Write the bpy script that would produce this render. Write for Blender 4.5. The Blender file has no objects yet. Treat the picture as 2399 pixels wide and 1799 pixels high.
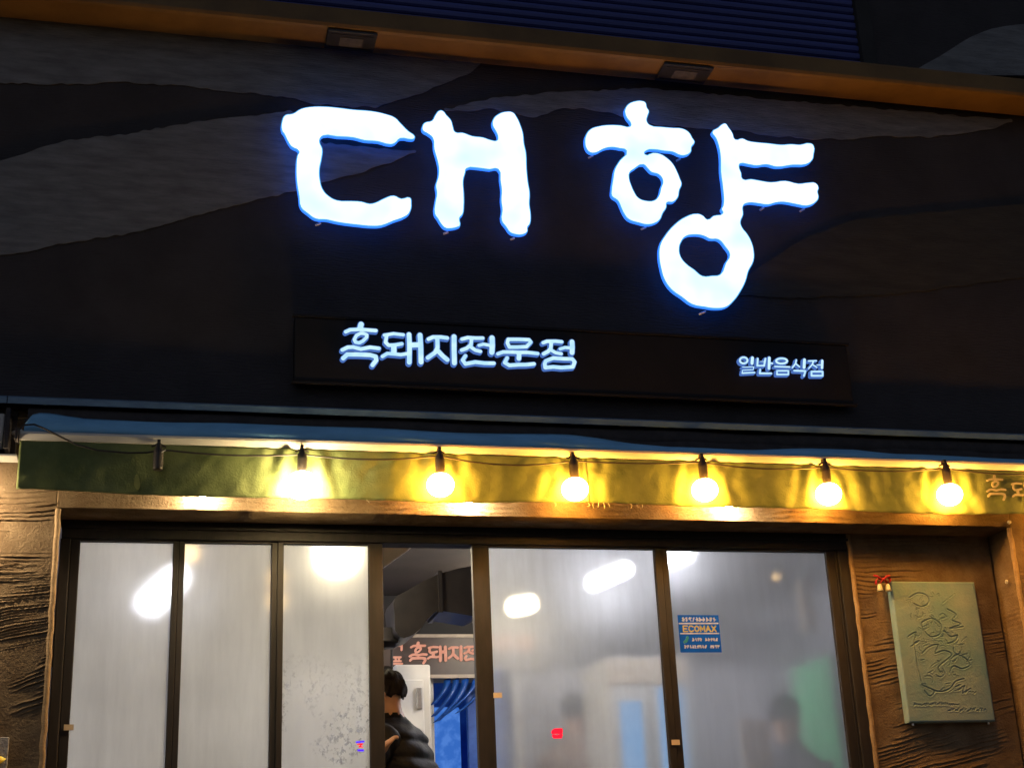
import bpy, bmesh, math, random
import numpy as np
from mathutils import Vector, Matrix, Euler
random.seed(7)
rng = np.random.default_rng(7)
scene = bpy.context.scene
COL = scene.collection

# ------------------------------------------------------------------ camera
IMG_W, IMG_H, FOCAL = 2399.0, 1799.0, 3378.5
CAM = np.array([0.0, -6.3, 1.5])
def unit(a):
    a = np.array(a, float); return a / np.linalg.norm(a)
AX_Z = unit([772 - IMG_W/2, -8500 - IMG_H/2, FOCAL])      # world up seen by the camera (right, down, forward)
AX_X = unit([14960 - IMG_W/2, 1488 - IMG_H/2, FOCAL])     # along the shop front
AX_X = unit(AX_X - AX_Z * (AX_X @ AX_Z))
AX_Y = np.cross(AX_Z, AX_X)                               # into the shop
ROT = np.array([AX_X, AX_Y, AX_Z])
cam_data = bpy.data.cameras.new('camera')
cam_data.sensor_width = 36.0
cam_data.lens = FOCAL / IMG_W * 36.0
cam_data.clip_start = 0.05
cam_data.clip_end = 400.0
cam = bpy.data.objects.new('camera', cam_data)
COL.objects.link(cam)
m4 = Matrix.Identity(4)
right, down, fwd = ROT @ [1, 0, 0], ROT @ [0, 1, 0], ROT @ [0, 0, 1]
for i in range(3):
    m4[i][0], m4[i][1], m4[i][2], m4[i][3] = right[i], -down[i], -fwd[i], CAM[i]
cam.matrix_world = m4
scene.camera = cam

# ------------------------------------------------------------------ night sky, faint moonlight, exposure
world = bpy.data.worlds.new('World')
scene.world = world
world.use_nodes = True
wn = world.node_tree
wn.nodes.clear()
sky = wn.nodes.new('ShaderNodeTexSky')
sky.sky_type = 'NISHITA'
sky.sun_disc = False
sky.sun_elevation = math.radians(28)
sky.ozone_density = 3.5
sky.sun_rotation = math.radians(205)
bg = wn.nodes.new('ShaderNodeBackground')
bg.inputs['Strength'].default_value = 0.024
wo = wn.nodes.new('ShaderNodeOutputWorld')
wn.links.new(sky.outputs[0], bg.inputs['Color'])
wn.links.new(bg.outputs[0], wo.inputs['Surface'])
sun_data = bpy.data.lights.new('moon', 'SUN')
sun_data.energy = 0.03
sun_data.angle = math.radians(12)
sun_data.color = (0.72, 0.82, 1.0)
sun = bpy.data.objects.new('moon', sun_data)
sun.rotation_euler = (math.radians(62), 0, math.radians(-28))
COL.objects.link(sun)
vs = scene.view_settings
vs.view_transform = 'Standard'
vs.look = 'None'
vs.exposure = 0.0
vs.gamma = 1.0
vs.use_curve_mapping = False
cy = scene.cycles
cy.use_denoising = True
cy.max_bounces = 5
cy.use_adaptive_sampling = True
cy.adaptive_threshold = 0.025
cy.transparent_max_bounces = 12
cy.sample_clamp_indirect = 4.0
cy.caustics_refractive = False
cy.caustics_reflective = False

def P(px, py, y):
    """point of the plane Y = y that is seen at a place of the photograph"""
    d = ROT @ np.array([px - IMG_W/2, py - IMG_H/2, FOCAL])
    return Vector(CAM + d * ((y - CAM[1]) / d[1]))
def PZ(px, py, z):
    d = ROT @ np.array([px - IMG_W/2, py - IMG_H/2, FOCAL])
    return Vector(CAM + d * ((z - CAM[2]) / d[2]))
def XZ(pts, y):
    return [(P(a, b, y).x, P(a, b, y).z) for a, b in pts]

# ------------------------------------------------------------------ materials
MATS = {}
def nodes_of(name):
    m = bpy.data.materials.new(name); m.use_nodes = True
    nt = m.node_tree; nt.nodes.clear()
    out = nt.nodes.new('ShaderNodeOutputMaterial')
    MATS[name] = m
    return m, nt, out
def noise_node(nt, scale, detail=4, rough=0.55, stretch=None, coord='Object'):
    tc = nt.nodes.new('ShaderNodeTexCoord')
    src = tc.outputs[coord]
    if stretch:
        mp = nt.nodes.new('ShaderNodeMapping'); mp.inputs['Scale'].default_value = stretch
        nt.links.new(src, mp.inputs['Vector']); src = mp.outputs[0]
    n = nt.nodes.new('ShaderNodeTexNoise')
    n.inputs['Scale'].default_value = scale; n.inputs['Detail'].default_value = detail
    n.inputs['Roughness'].default_value = rough
    nt.links.new(src, n.inputs['Vector'])
    return n
def ramp(nt, src, stops):
    r = nt.nodes.new('ShaderNodeValToRGB')
    el = r.color_ramp.elements
    while len(el) > 1: el.remove(el[-1])
    el[0].position = stops[0][0]; el[0].color = (*stops[0][1], 1) if len(stops[0][1]) == 3 else stops[0][1]
    for p, c in stops[1:]:
        e = el.new(p); e.color = (*c, 1)
    nt.links.new(src, r.inputs[0])
    return r
def g3(v): return (v, v, v)
def mat(name, a, b=None, scale=8, rough=0.7, metal=0.0, bump=0.0, bscale=60, stretch=None, bstretch=None, spec=0.4, detail=5, lo=0.35, hi=0.65):
    m, nt, out = nodes_of(name)
    p = nt.nodes.new('ShaderNodeBsdfPrincipled')
    b = b if b is not None else tuple(c * 0.75 for c in a)
    n = noise_node(nt, scale, detail, 0.6, stretch)
    r = ramp(nt, n.outputs[0], [(lo, a), (hi, b)])
    nt.links.new(r.outputs[0], p.inputs['Base Color'])
    p.inputs['Roughness'].default_value = rough
    p.inputs['Metallic'].default_value = metal
    p.inputs['Specular IOR Level'].default_value = spec
    if bump:
        bn = noise_node(nt, bscale, 5, 0.6, bstretch or stretch)
        bp = nt.nodes.new('ShaderNodeBump'); bp.inputs['Strength'].default_value = bump; bp.inputs['Distance'].default_value = 0.01
        nt.links.new(bn.outputs[0], bp.inputs['Height']); nt.links.new(bp.outputs[0], p.inputs['Normal'])
    nt.links.new(p.outputs[0], out.inputs['Surface'])
    return m
def emit(name, a, strength, b=None, scale=10, lo=0.4, hi=0.6):
    m, nt, out = nodes_of(name)
    e = nt.nodes.new('ShaderNodeEmission')
    n = noise_node(nt, scale, 2, 0.5)
    r = ramp(nt, n.outputs[0], [(lo, a), (hi, b or a)])
    nt.links.new(r.outputs[0], e.inputs['Color'])
    e.inputs['Strength'].default_value = strength
    nt.links.new(e.outputs[0], out.inputs['Surface'])
    return m

mat('wall_dark', (0.046, 0.042, 0.050), (0.030, 0.028, 0.034), scale=3, rough=0.9, bump=0.9, bscale=14, bstretch=(1.2, 1, 9))
mat('paint_grey', (0.19, 0.20, 0.225), (0.115, 0.12, 0.14), scale=5, rough=0.9, bump=0.9, bscale=14, bstretch=(1.2, 1, 9), stretch=(1, 1, 5))
mat('paint_olive', (0.051, 0.047, 0.044), (0.034, 0.032, 0.031), scale=4, rough=0.9, bump=0.8, bscale=14, bstretch=(1.2, 1, 9), stretch=(1, 1, 5))
mat('ochre', (0.17, 0.098, 0.034), (0.105, 0.058, 0.021), scale=3, rough=0.65, bump=0.2, bscale=40)
mat('stucco', (0.175, 0.130, 0.085), (0.115, 0.079, 0.049), scale=9, rough=0.95, bump=0.5, bscale=90, detail=8, spec=0.08)
mat('stucco_edge', (0.27, 0.19, 0.11), (0.20, 0.135, 0.075), scale=20, rough=0.8, bump=0.5, bscale=90)
mat('frame_dark', (0.022, 0.019, 0.020), (0.013, 0.012, 0.013), scale=30, rough=0.6, spec=0.25, stretch=(1, 1, .2), bump=0.05, bscale=120)
mat('shutter_blue', (0.045, 0.060, 0.25), (0.032, 0.045, 0.18), scale=4, rough=0.6, stretch=(.3, 1, 6))
mat('upper_wall', (0.03, 0.03, 0.035), None, scale=5, rough=0.9, bump=0.3)
mat('hood_metal', (0.13, 0.23, 0.36), (0.09, 0.16, 0.26), scale=9, rough=0.45, stretch=(1, 1, 4))
mat('roller_cloth', (0.045, 0.040, 0.045), (0.028, 0.026, 0.030), scale=18, rough=0.85, bump=0.3, bscale=40, bstretch=(.4, 1, 3))
mat('blue_cloth', (0.22, 0.50, 0.80), (0.17, 0.40, 0.66), scale=9, rough=0.7, bump=0.4, bscale=16, stretch=(.5, 1, 2))
mat('rail_white', (0.62, 0.62, 0.62), (0.5, 0.5, 0.5), scale=15, rough=0.45, stretch=(.3, 1, 3))
mat('valance_green', (0.165, 0.195, 0.088), (0.095, 0.125, 0.052), scale=7, rough=0.95, spec=0.08, bump=0.25, bscale=120, lo=0.3, hi=0.7)
mat('black_rubber', (0.018, 0.016, 0.016), (0.03, 0.025, 0.024), scale=40, rough=0.5)
mat('steel', (0.5, 0.5, 0.52), None, scale=20, rough=0.35, metal=0.9)
mat('box_black', (0.013, 0.012, 0.016), (0.009, 0.009, 0.012), scale=6, rough=0.6, spec=0.2)
mat('lamp_body', (0.02, 0.022, 0.03), None, scale=30, rough=0.5)
mat('lamp_glass', (0.11, 0.11, 0.12), (0.07, 0.07, 0.08), scale=25, rough=0.25)
mat('stone_panel', (0.14, 0.25, 0.29), (0.22, 0.29, 0.31), scale=5, rough=0.9, bump=0.25, bscale=90, detail=7, spec=0.15)
mat('stone_cut', (0.06, 0.06, 0.045), None, scale=30, rough=0.9)
mat('ribbon_red', (0.45, 0.02, 0.03), (0.3, 0.01, 0.02), scale=20, rough=0.5)
mat('bell_cream', (0.6, 0.58, 0.4), (0.45, 0.42, 0.25), scale=30, rough=0.4)
mat('mosaic_grey', (0.36, 0.35, 0.35), (0.16, 0.15, 0.16), scale=60, rough=0.7, bump=0.6, bscale=80)
mat('petal_yellow', (0.75, 0.48, 0.04), (0.55, 0.5, 0.06), scale=20, rough=0.5)
mat('valance_paint', (0.40, 0.38, 0.28), None, scale=30, rough=0.8)
mat('leaf_print', (0.26, 0.28, 0.09), (0.20, 0.22, 0.07), scale=30, rough=0.85)
mat('street', (0.05, 0.05, 0.052), (0.035, 0.035, 0.037), scale=3, rough=0.85, bump=0.4, bscale=200)
mat('pavement', (0.20, 0.19, 0.18), (0.15, 0.14, 0.135), scale=4, rough=0.85, bump=0.3)
mat('deck', (0.16, 0.13, 0.10), None, scale=6, rough=0.6)
mat('room_wall', (0.42, 0.42, 0.46), (0.34, 0.34, 0.38), scale=2, rough=0.8, bump=0.1)
mat('room_ceiling', (0.045, 0.036, 0.035), (0.03, 0.025, 0.025), scale=3, rough=0.7)
mat('duct', (0.032, 0.029, 0.032), (0.019, 0.018, 0.021), scale=6, rough=0.42, metal=0.4)
mat('black_paint', (0.012, 0.011, 0.013), None, scale=6, rough=0.6)
mat('white_plastic', (0.72, 0.70, 0.67), (0.62, 0.60, 0.57), scale=4, rough=0.4)
mat('board_grey', (0.085, 0.066, 0.066), (0.06, 0.048, 0.05), scale=5, rough=0.4)
mat('board_trim', (0.45, 0.38, 0.32), None, scale=12, rough=0.5)
mat('blue_plastic', (0.02, 0.10, 0.45), (0.012, 0.07, 0.34), scale=12, rough=0.3)
mat('blue_sheet', (0.07, 0.20, 0.70), (0.05, 0.14, 0.58), scale=14, rough=0.4, bump=0.5, bscale=18)
mat('green_panel', (0.05, 0.33, 0.14), (0.04, 0.25, 0.11), scale=3, rough=0.5)
mat('beige_paper', (0.62, 0.50, 0.36), None, scale=6, rough=0.8)
mat('jacket_black', (0.006, 0.0055, 0.006), (0.009, 0.008, 0.009), scale=14, rough=0.65, spec=0.2, bump=0.3, bscale=40)
mat('navy_cloth', (0.03, 0.04, 0.075), None, scale=14, rough=0.8)
mat('brown_cloth', (0.22, 0.14, 0.10), None, scale=14, rough=0.8)
mat('trousers', (0.03, 0.03, 0.04), None, scale=14, rough=0.8)
mat('skin', (0.52, 0.30, 0.19), (0.45, 0.25, 0.155), scale=12, rough=0.5)
mat('hair', (0.010, 0.008, 0.008), (0.02, 0.016, 0.015), scale=60, rough=0.8, spec=0.15, stretch=(1, 1, .3), bump=0.5, bscale=120)
mat('sticker_blue', (0.015, 0.17, 0.80), (0.012, 0.14, 0.70), scale=10, rough=0.35)
mat('print_white', (0.80, 0.86, 0.98), None, scale=30, rough=0.5)
mat('print_yellow', (0.80, 0.70, 0.22), None, scale=30, rough=0.5)
mat('print_teal', (0.08, 0.45, 0.45), None, scale=30, rough=0.5)
mat('wood', (0.25, 0.15, 0.08), (0.16, 0.09, 0.05), scale=6, rough=0.5, stretch=(6, 1, 1))

emit('letter_face', (0.60, 0.93, 1.0), 1.3, (0.95, 1.0, 1.0), scale=3.5, lo=0.32, hi=0.64)
emit('letter_rim', (0.10, 0.46, 1.0), 1.0)
emit('letter_side', (0.03, 0.17, 0.90), 1.7)
emit('letter_small', (0.46, 0.78, 1.0), 1.05, (0.64, 0.93, 1.0), scale=14)
emit('letter_small_side', (0.13, 0.30, 0.92), 0.55)
emit('letter_salmon', (0.92, 0.43, 0.30), 0.80, (0.85, 0.36, 0.24), scale=20)
emit('bulb_warm', (1.0, 0.42, 0.05), 230.0)
emit('bulb_pale', (1.0, 0.72, 0.32), 200.0)
emit('wall_lamp_light', (1.0, 0.74, 0.42), 1900.0)
emit('tube_white', (0.90, 0.90, 1.0), 90.0)
emit('globe_warm', (1.0, 0.84, 0.55), 85.0)
emit('pendant_warm', (1.0, 0.62, 0.25), 12.0)
emit('reflection_red', (1.0, 0.01, 0.03), 1.6)
emit('reflection_blue', (0.06, 0.01, 1.0), 1.5)  # red and blue strokes: street-sign reflections given a glow of their own
emit('fridge_glow', (0.20, 0.44, 0.80), 0.85)
emit('blue_lit', (0.05, 0.19, 0.70), 0.75, (0.10, 0.28, 0.85), scale=16)
emit('spark', (1.0, 0.62, 0.36), 1.6)
for k_ in ('letter_salmon', 'reflection_red', 'reflection_blue', 'spark', 'letter_small', 'letter_small_side', 'letter_rim', 'fridge_glow', 'blue_lit'):
    MATS[k_].cycles.emission_sampling = 'NONE'

# clear pane: lets light through, mirrors a little
m, nt, out = nodes_of('pane_glass')
tr = nt.nodes.new('ShaderNodeBsdfTransparent'); tr.inputs[0].default_value = (0.96, 0.97, 0.97, 1)
gl = nt.nodes.new('ShaderNodeBsdfGlossy'); gl.inputs['Roughness'].default_value = 0.10
mx = nt.nodes.new('ShaderNodeMixShader'); mx.inputs[0].default_value = 0.010
nt.links.new(tr.outputs[0], mx.inputs[1]); nt.links.new(gl.outputs[0], mx.inputs[2]); nt.links.new(mx.outputs[0], out.inputs['Surface'])

for nm in ('sticker_blue', 'print_white', 'print_yellow', 'print_teal'):      # thin printed film, lit from behind too
    nt = MATS[nm].node_tree; pb = nt.nodes['Principled BSDF']; out_ = [q for q in nt.nodes if q.type == 'OUTPUT_MATERIAL'][0]
    tl_ = nt.nodes.new('ShaderNodeBsdfTranslucent'); nt.links.new(pb.inputs['Base Color'].links[0].from_socket, tl_.inputs[0])
    mx_ = nt.nodes.new('ShaderNodeMixShader'); mx_.inputs[0].default_value = 0.7
    nt.links.new(pb.outputs[0], mx_.inputs[1]); nt.links.new(tl_.outputs[0], mx_.inputs[2]); nt.links.new(mx_.outputs[0], out_.inputs['Surface'])

def fog_mat(name, milk, clear, rough, seed, tint=(0.98, 0.96, 0.93), rise=0.0, _t=(0.98, 0.96, 0.93)):
    """water film on the inside of a steamed-up pane: milk = share of finely misted area, clear = wiped or run-off share near the bottom"""
    m, nt, out = nodes_of(name)
    tl = nt.nodes.new('ShaderNodeBsdfTranslucent'); tl.inputs[0].default_value = (*tint, 1)
    sn = noise_node(nt, 5.0 + seed, 6, 0.65, (2.6, 1, 0.35)); bn2 = noise_node(nt, 2.0, 3, 0.5)
    av = nt.nodes.new('ShaderNodeMath'); av.operation = 'MULTIPLY_ADD'; av.inputs[1].default_value = 0.5
    hf = nt.nodes.new('ShaderNodeMath'); hf.operation = 'MULTIPLY'; hf.inputs[1].default_value = 0.5; nt.links.new(bn2.outputs[0], hf.inputs[0])
    nt.links.new(sn.outputs[0], av.inputs[0]); nt.links.new(hf.outputs[0], av.inputs[2])
    sr = ramp(nt, av.outputs[0], [(0.34, tuple(c*.80 for c in tint)), (0.62, tint)]); nt.links.new(sr.outputs[0], tl.inputs[0])
    rf = nt.nodes.new('ShaderNodeBsdfRefraction'); rf.inputs['IOR'].default_value = 1.14; rf.inputs['Roughness'].default_value = rough
    rf.inputs['Color'].default_value = (0.97, 0.97, 0.97, 1)
    tp = nt.nodes.new('ShaderNodeBsdfTransparent')
    n = noise_node(nt, 2.2, 5, 0.6)
    r = ramp(nt, n.outputs[0], [(0.3, g3(max(milk - 0.12, 0))), (0.7, g3(min(milk + 0.08, 1)))])
    tcz = nt.nodes.new('ShaderNodeTexCoord'); spz = nt.nodes.new('ShaderNodeSeparateXYZ'); nt.links.new(tcz.outputs['Object'], spz.inputs[0])
    mz = nt.nodes.new('ShaderNodeMapRange'); mz.inputs[1].default_value = 2.35; mz.inputs[2].default_value = 3.0; mz.inputs[3].default_value = 0.0; mz.inputs[4].default_value = rise
    nt.links.new(spz.outputs['Z'], mz.inputs[0])
    ad = nt.nodes.new('ShaderNodeMath'); ad.operation = 'ADD'; ad.use_clamp = True
    nt.links.new(r.outputs[0], ad.inputs[0]); nt.links.new(mz.outputs[0], ad.inputs[1])
    mx1 = nt.nodes.new('ShaderNodeMixShader')
    rf2 = nt.nodes.new('ShaderNodeBsdfRefraction'); rf2.inputs['IOR'].default_value = 1.2; rf2.inputs['Roughness'].default_value = 0.85
    mx0 = nt.nodes.new('ShaderNodeMixShader'); mx0.inputs[0].default_value = 0.18
    nt.links.new(rf.outputs[0], mx0.inputs[1]); nt.links.new(rf2.outputs[0], mx0.inputs[2])
    nt.links.new(ad.outputs[0], mx1.inputs[0]); nt.links.new(mx0.outputs[0], mx1.inputs[1]); nt.links.new(tl.outputs[0], mx1.inputs[2])
    # droplets that ran down: small clear spots gathered low on the pane
    tc = nt.nodes.new('ShaderNodeTexCoord'); sp = nt.nodes.new('ShaderNodeSeparateXYZ'); nt.links.new(tc.outputs['Object'], sp.inputs[0])
    mr = nt.nodes.new('ShaderNodeMapRange'); mr.inputs[1].default_value = 2.62; mr.inputs[2].default_value = 2.2
    nt.links.new(sp.outputs['Z'], mr.inputs[0])
    dn = noise_node(nt, 38, 6, 0.7, (1, 1, 0.8)); dr = ramp(nt, dn.outputs[0], [(0.50, g3(0)), (0.62, g3(1))])
    bn = noise_node(nt, 5.5, 3, 0.5); br = ramp(nt, bn.outputs[0], [(0.40, g3(0)), (0.52, g3(1))])
    m1 = nt.nodes.new('ShaderNodeMath'); m1.operation = 'MULTIPLY'; nt.links.new(dr.outputs[0], m1.inputs[0]); nt.links.new(br.outputs[0], m1.inputs[1])
    m2 = nt.nodes.new('ShaderNodeMath'); m2.operation = 'MULTIPLY'; nt.links.new(m1.outputs[0], m2.inputs[0]); nt.links.new(mr.outputs[0], m2.inputs[1])
    m3 = nt.nodes.new('ShaderNodeMath'); m3.operation = 'MULTIPLY'; nt.links.new(m2.outputs[0], m3.inputs[0]); m3.inputs[1].default_value = clear
    mx2 = nt.nodes.new('ShaderNodeMixShader')
    nt.links.new(m3.outputs[0], mx2.inputs[0]); nt.links.new(mx1.outputs[0], mx2.inputs[1]); nt.links.new(tp.outputs[0], mx2.inputs[2])
    nt.links.new(mx2.outputs[0], out.inputs['Surface'])
    return m
fog_mat('fog_dense', 0.86, 0.0, 0.42, 1)
fog_mat('fog_wet', 0.82, 1.0, 0.42, 2)
fog_mat('fog_mid', 0.35, 0.0, 0.25, 3, (0.88, 0.90, 0.98), rise=0.46)
fog_mat('fog_thin', 0.46, 0.0, 0.36, 4, (0.82, 0.83, 0.90), rise=0.05)

# ------------------------------------------------------------------ mesh helpers
def link(name, verts, faces, material, parent=None, smooth=False, origin=None):
    me = bpy.data.meshes.new(name)
    o3 = Vector(origin) if origin is not None else Vector((0, 0, 0))
    me.from_pydata([tuple(Vector(v) - o3) for v in verts], [], faces)
    me.update()
    if smooth:
        me.polygons.foreach_set('use_smooth', [True] * len(me.polygons))
    me.materials.append(MATS[material])
    return link_mesh(name, me, parent, o3)
def link_mesh(name, me, parent=None, loc=(0, 0, 0)):
    o = bpy.data.objects.new(name, me)
    COL.objects.link(o)
    o.location = loc
    if parent is not None:
        o.parent = parent
        o.location = Vector(loc) - world_loc(parent)
    return o
def world_loc(o):
    v = Vector(o.location)
    return v if o.parent is None else v + world_loc(o.parent)
def tag(o, label, cat, group=None, kind=None):
    if label: o['label'] = label
    if cat: o['category'] = cat
    if group: o['group'] = group
    if kind: o['kind'] = kind
    return o
def thing(name, label, cat, loc=(0, 0, 0), group=None):
    o = bpy.data.objects.new(name, None); COL.objects.link(o)
    o.location = loc; o.empty_display_size = 0.1
    return tag(o, label, cat, group)

class Geo:
    def __init__(self): self.v, self.f = [], []
    def add(self, v, f):
        k = len(self.v); self.v += [tuple(p) for p in v]; self.f += [tuple(i + k for i in q) for q in f]
    def box(self, x0, x1, y0, y1, z0, z1, b=0.0):
        if b <= 0:
            v = [(x, y, z) for x in (x0, x1) for y in (y0, y1) for z in (z0, z1)]
            self.add(v, [(0, 1, 3, 2), (4, 6, 7, 5), (0, 4, 5, 1), (2, 3, 7, 6), (0, 2, 6, 4), (1, 5, 7, 3)])
        else:
            bm = bmesh.new()
            bmesh.ops.create_cube(bm, size=1)
            for p in bm.verts:
                p.co = ((x0 + x1)/2 + p.co.x*(x1 - x0), (y0 + y1)/2 + p.co.y*(y1 - y0), (z0 + z1)/2 + p.co.z*(z1 - z0))
            bmesh.ops.bevel(bm, geom=bm.edges[:], offset=b, segments=2, affect='EDGES', profile=0.5)
            bm.verts.index_update()
            self.add([p.co[:] for p in bm.verts], [[q.index for q in f.verts] for f in bm.faces])
            bm.free()
        return self
    def tube(self, pts, r, n=8, cap=True):
        pts = [Vector(p) for p in pts]
        rs = r if isinstance(r, (list, tuple)) else [r] * len(pts)
        rings, ref = [], None
        for i, p in enumerate(pts):
            t = (pts[min(i + 1, len(pts) - 1)] - pts[max(i - 1, 0)]).normalized()
            if ref is None:
                ref = Vector((0, 0, 1)) if abs(t.z) < 0.9 else Vector((0, 1, 0))
            u = t.cross(ref)
            if u.length < 1e-4: u = t.cross(Vector((1, 0, 0)))
            u.normalize(); w = u.cross(t).normalized(); ref = w
            rings.append([p + (u * math.cos(a) + w * math.sin(a)) * rs[i] for a in [2*math.pi*k/n for k in range(n)]])
        v = [q for rg in rings for q in rg]
        f = [(i*n + k, i*n + (k+1) % n, (i+1)*n + (k+1) % n, (i+1)*n + k) for i in range(len(pts) - 1) for k in range(n)]
        if cap: f += [tuple(range(n))[::-1], tuple((len(pts)-1)*n + k for k in range(n))]
        self.add(v, f); return self
    def lathe(self, c, prof, n=20, axis='z'):
        c = Vector(c); v = []
        for r, h in prof:
            for k in range(n):
                a = 2*math.pi*k/n
                d = Vector((r*math.cos(a), r*math.sin(a), h))
                if axis == 'y': d = Vector((d.x, d.z, d.y))
                if axis == 'x': d = Vector((d.z, d.x, d.y))
                v.append(c + d)
        f = [(i*n + k, i*n + (k+1) % n, (i+1)*n + (k+1) % n, (i+1)*n + k) for i in range(len(prof) - 1) for k in range(n)]
        f += [tuple(range(n))[::-1], tuple((len(prof)-1)*n + k for k in range(n))]
        self.add(v, f); return self
    def prism(self, xz, y0, y1):
        n = len(xz)
        v = [(x, y0, z) for x, z in xz] + [(x, y1, z) for x, z in xz]
        f = [tuple(range(n)), tuple(range(n, 2*n))[::-1]] + [(i, i + n, (i+1) % n + n, (i+1) % n) for i in range(n)]
        self.add(v, f); return self
    def done(self, name, material, parent=None, smooth=False, origin=None):
        return link(name, self.v, self.f, material, parent, smooth, origin)
def box(name, x0, x1, y0, y1, z0, z1, material, parent=None, b=0.0):
    return Geo().box(x0, x1, y0, y1, z0, z1, b).done(name, material, parent)

# value noise on numpy grids
def vnoise(x, y, seed=0):
    def h(i, j):
        n = (i * 374761393 + j * 668265263 + seed * 982451653) & 0x7fffffff
        n = (n ^ (n >> 13)) * 1274126177 & 0x7fffffff
        return ((n ^ (n >> 16)) & 0xffff) / 65535.0
    xi, yi = np.floor(x).astype(np.int64), np.floor(y).astype(np.int64)
    fx, fy = x - xi, y - yi
    fx = fx*fx*(3 - 2*fx); fy = fy*fy*(3 - 2*fy)
    a, b, c, d = h(xi, yi), h(xi + 1, yi), h(xi, yi + 1), h(xi + 1, yi + 1)
    return (a*(1-fx) + b*fx)*(1-fy) + (c*(1-fx) + d*fx)*fy
def fbm(x, y, seed=0, o=4):
    s, a, t = 0, 0.5, 0
    for k in range(o):
        s = s + a * vnoise(x * 2**k, y * 2**k, seed + k); t += a; a *= 0.5
    return s / t
def stucco(X, Z, amp=0.010, slope=0.35, seed=1, dens=1.0, cover=0.36):
    """height of plaster dragged with a notched trowel: broken grooves with a burr, in sweeping arcs over lumpy ground"""
    arc = Z - slope * (X - X.min()) * (0.05 + 0.95 * np.clip((3.02 - Z) / 0.5, 0, 1)) + 0.05 * (fbm(X*3.1, Z*3.1, seed) - .5) + .012*(fbm(X*11, Z*11, seed + 2) - .5)
    warp = arc * 46 * dens + 3.0 * fbm(arc * 9, X * .8, seed + 5, 3)
    k = np.floor(warp); fr = warp - k
    seg = np.clip((vnoise(X * 7 + k * 3.7, k + .5, seed + 9) - .30) * 4, 0, 1)
    patch = np.clip((fbm(X * 3.3 + 7, arc * 6, seed + 11, 3) - cover) * 9, 0, 1)
    line = 0.8 * np.exp(-((fr - .64) / .15)**2) - np.exp(-((fr - .36) / .12)**2)
    return amp * line * seg * patch + 0.40 * amp * fbm(X * 12, Z * 12, seed + 20, 3) + 0.22 * amp * (fbm(X * 70, Z * 70, seed + 22, 2) - .5)
def relief(name, x0, x1, z0, z1, y, step, material, parent, back=0.05, edge_round=0.0, **kw):
    nx, nz = max(2, int((x1 - x0)/step)), max(2, int((z1 - z0)/step))
    xs, zs = np.linspace(x0, x1, nx), np.linspace(z0, z1, nz)
    X, Z = np.meshgrid(xs, zs)
    H = stucco(X, Z, **kw)
    v = np.stack([X, y - H, Z], -1).reshape(-1, 3)
    idx = np.arange(nx*nz).reshape(nz, nx)
    f = np.stack([idx[:-1, :-1], idx[:-1, 1:], idx[1:, 1:], idx[1:, :-1]], -1).reshape(-1, 4)
    loop = list(idx[0, :]) + list(idx[1:, -1]) + list(idx[-1, -2::-1]) + list(idx[-2:0:-1, 0])
    k = len(v)
    bv = v[loop].copy(); bv[:, 1] = y + back
    v = np.vstack([v, bv])
    L = len(loop)
    fs = f.tolist() + [(loop[(i+1) % L], loop[i], k + i, k + (i+1) % L) for i in range(L)]
    return link(name, v.tolist(), fs, material, parent, smooth=True)

# ------------------------------------------------------------------ glyph helpers
def curve_mesh(name, loops, extr, offset=0.0, bevel=0.0):
    """filled flat shape with holes from closed loops of (x, z); local y is depth"""
    cu = bpy.data.curves.new(name, 'CURVE'); cu.dimensions = '2D'; cu.fill_mode = 'BOTH'
    cu.extrude = extr; cu.offset = offset; cu.bevel_depth = bevel; cu.bevel_resolution = 1
    cu.resolution_u = 3
    for lp in loops:
        s = cu.splines.new('BEZIER'); s.bezier_points.add(len(lp) - 1)
        for p, (x, z) in zip(s.bezier_points, lp):
            p.co = (x, z, 0); p.handle_left_type = p.handle_right_type = 'AUTO'
        s.use_cyclic_u = True
    tmp = bpy.data.objects.new('tmp', cu); COL.objects.link(tmp)
    dg = bpy.context.evaluated_depsgraph_get()
    me = bpy.data.meshes.new_from_object(tmp.evaluated_get(dg))
    bpy.data.objects.remove(tmp); bpy.data.curves.remove(cu)
    me.transform(Matrix(((1, 0, 0, 0), (0, 0, -1, 0), (0, 1, 0, 0), (0, 0, 0, 1))))
    me.name = name
    return me
def seg_sdf(px, pz, a, b, r):
    ax, az = a; bx, bz = b
    dx, dz = bx - ax, bz - az
    t = np.clip(((px - ax)*dx + (pz - az)*dz) / (dx*dx + dz*dz + 1e-12), 0, 1)
    return np.hypot(px - ax - t*dx, pz - az - t*dz) - r
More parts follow.
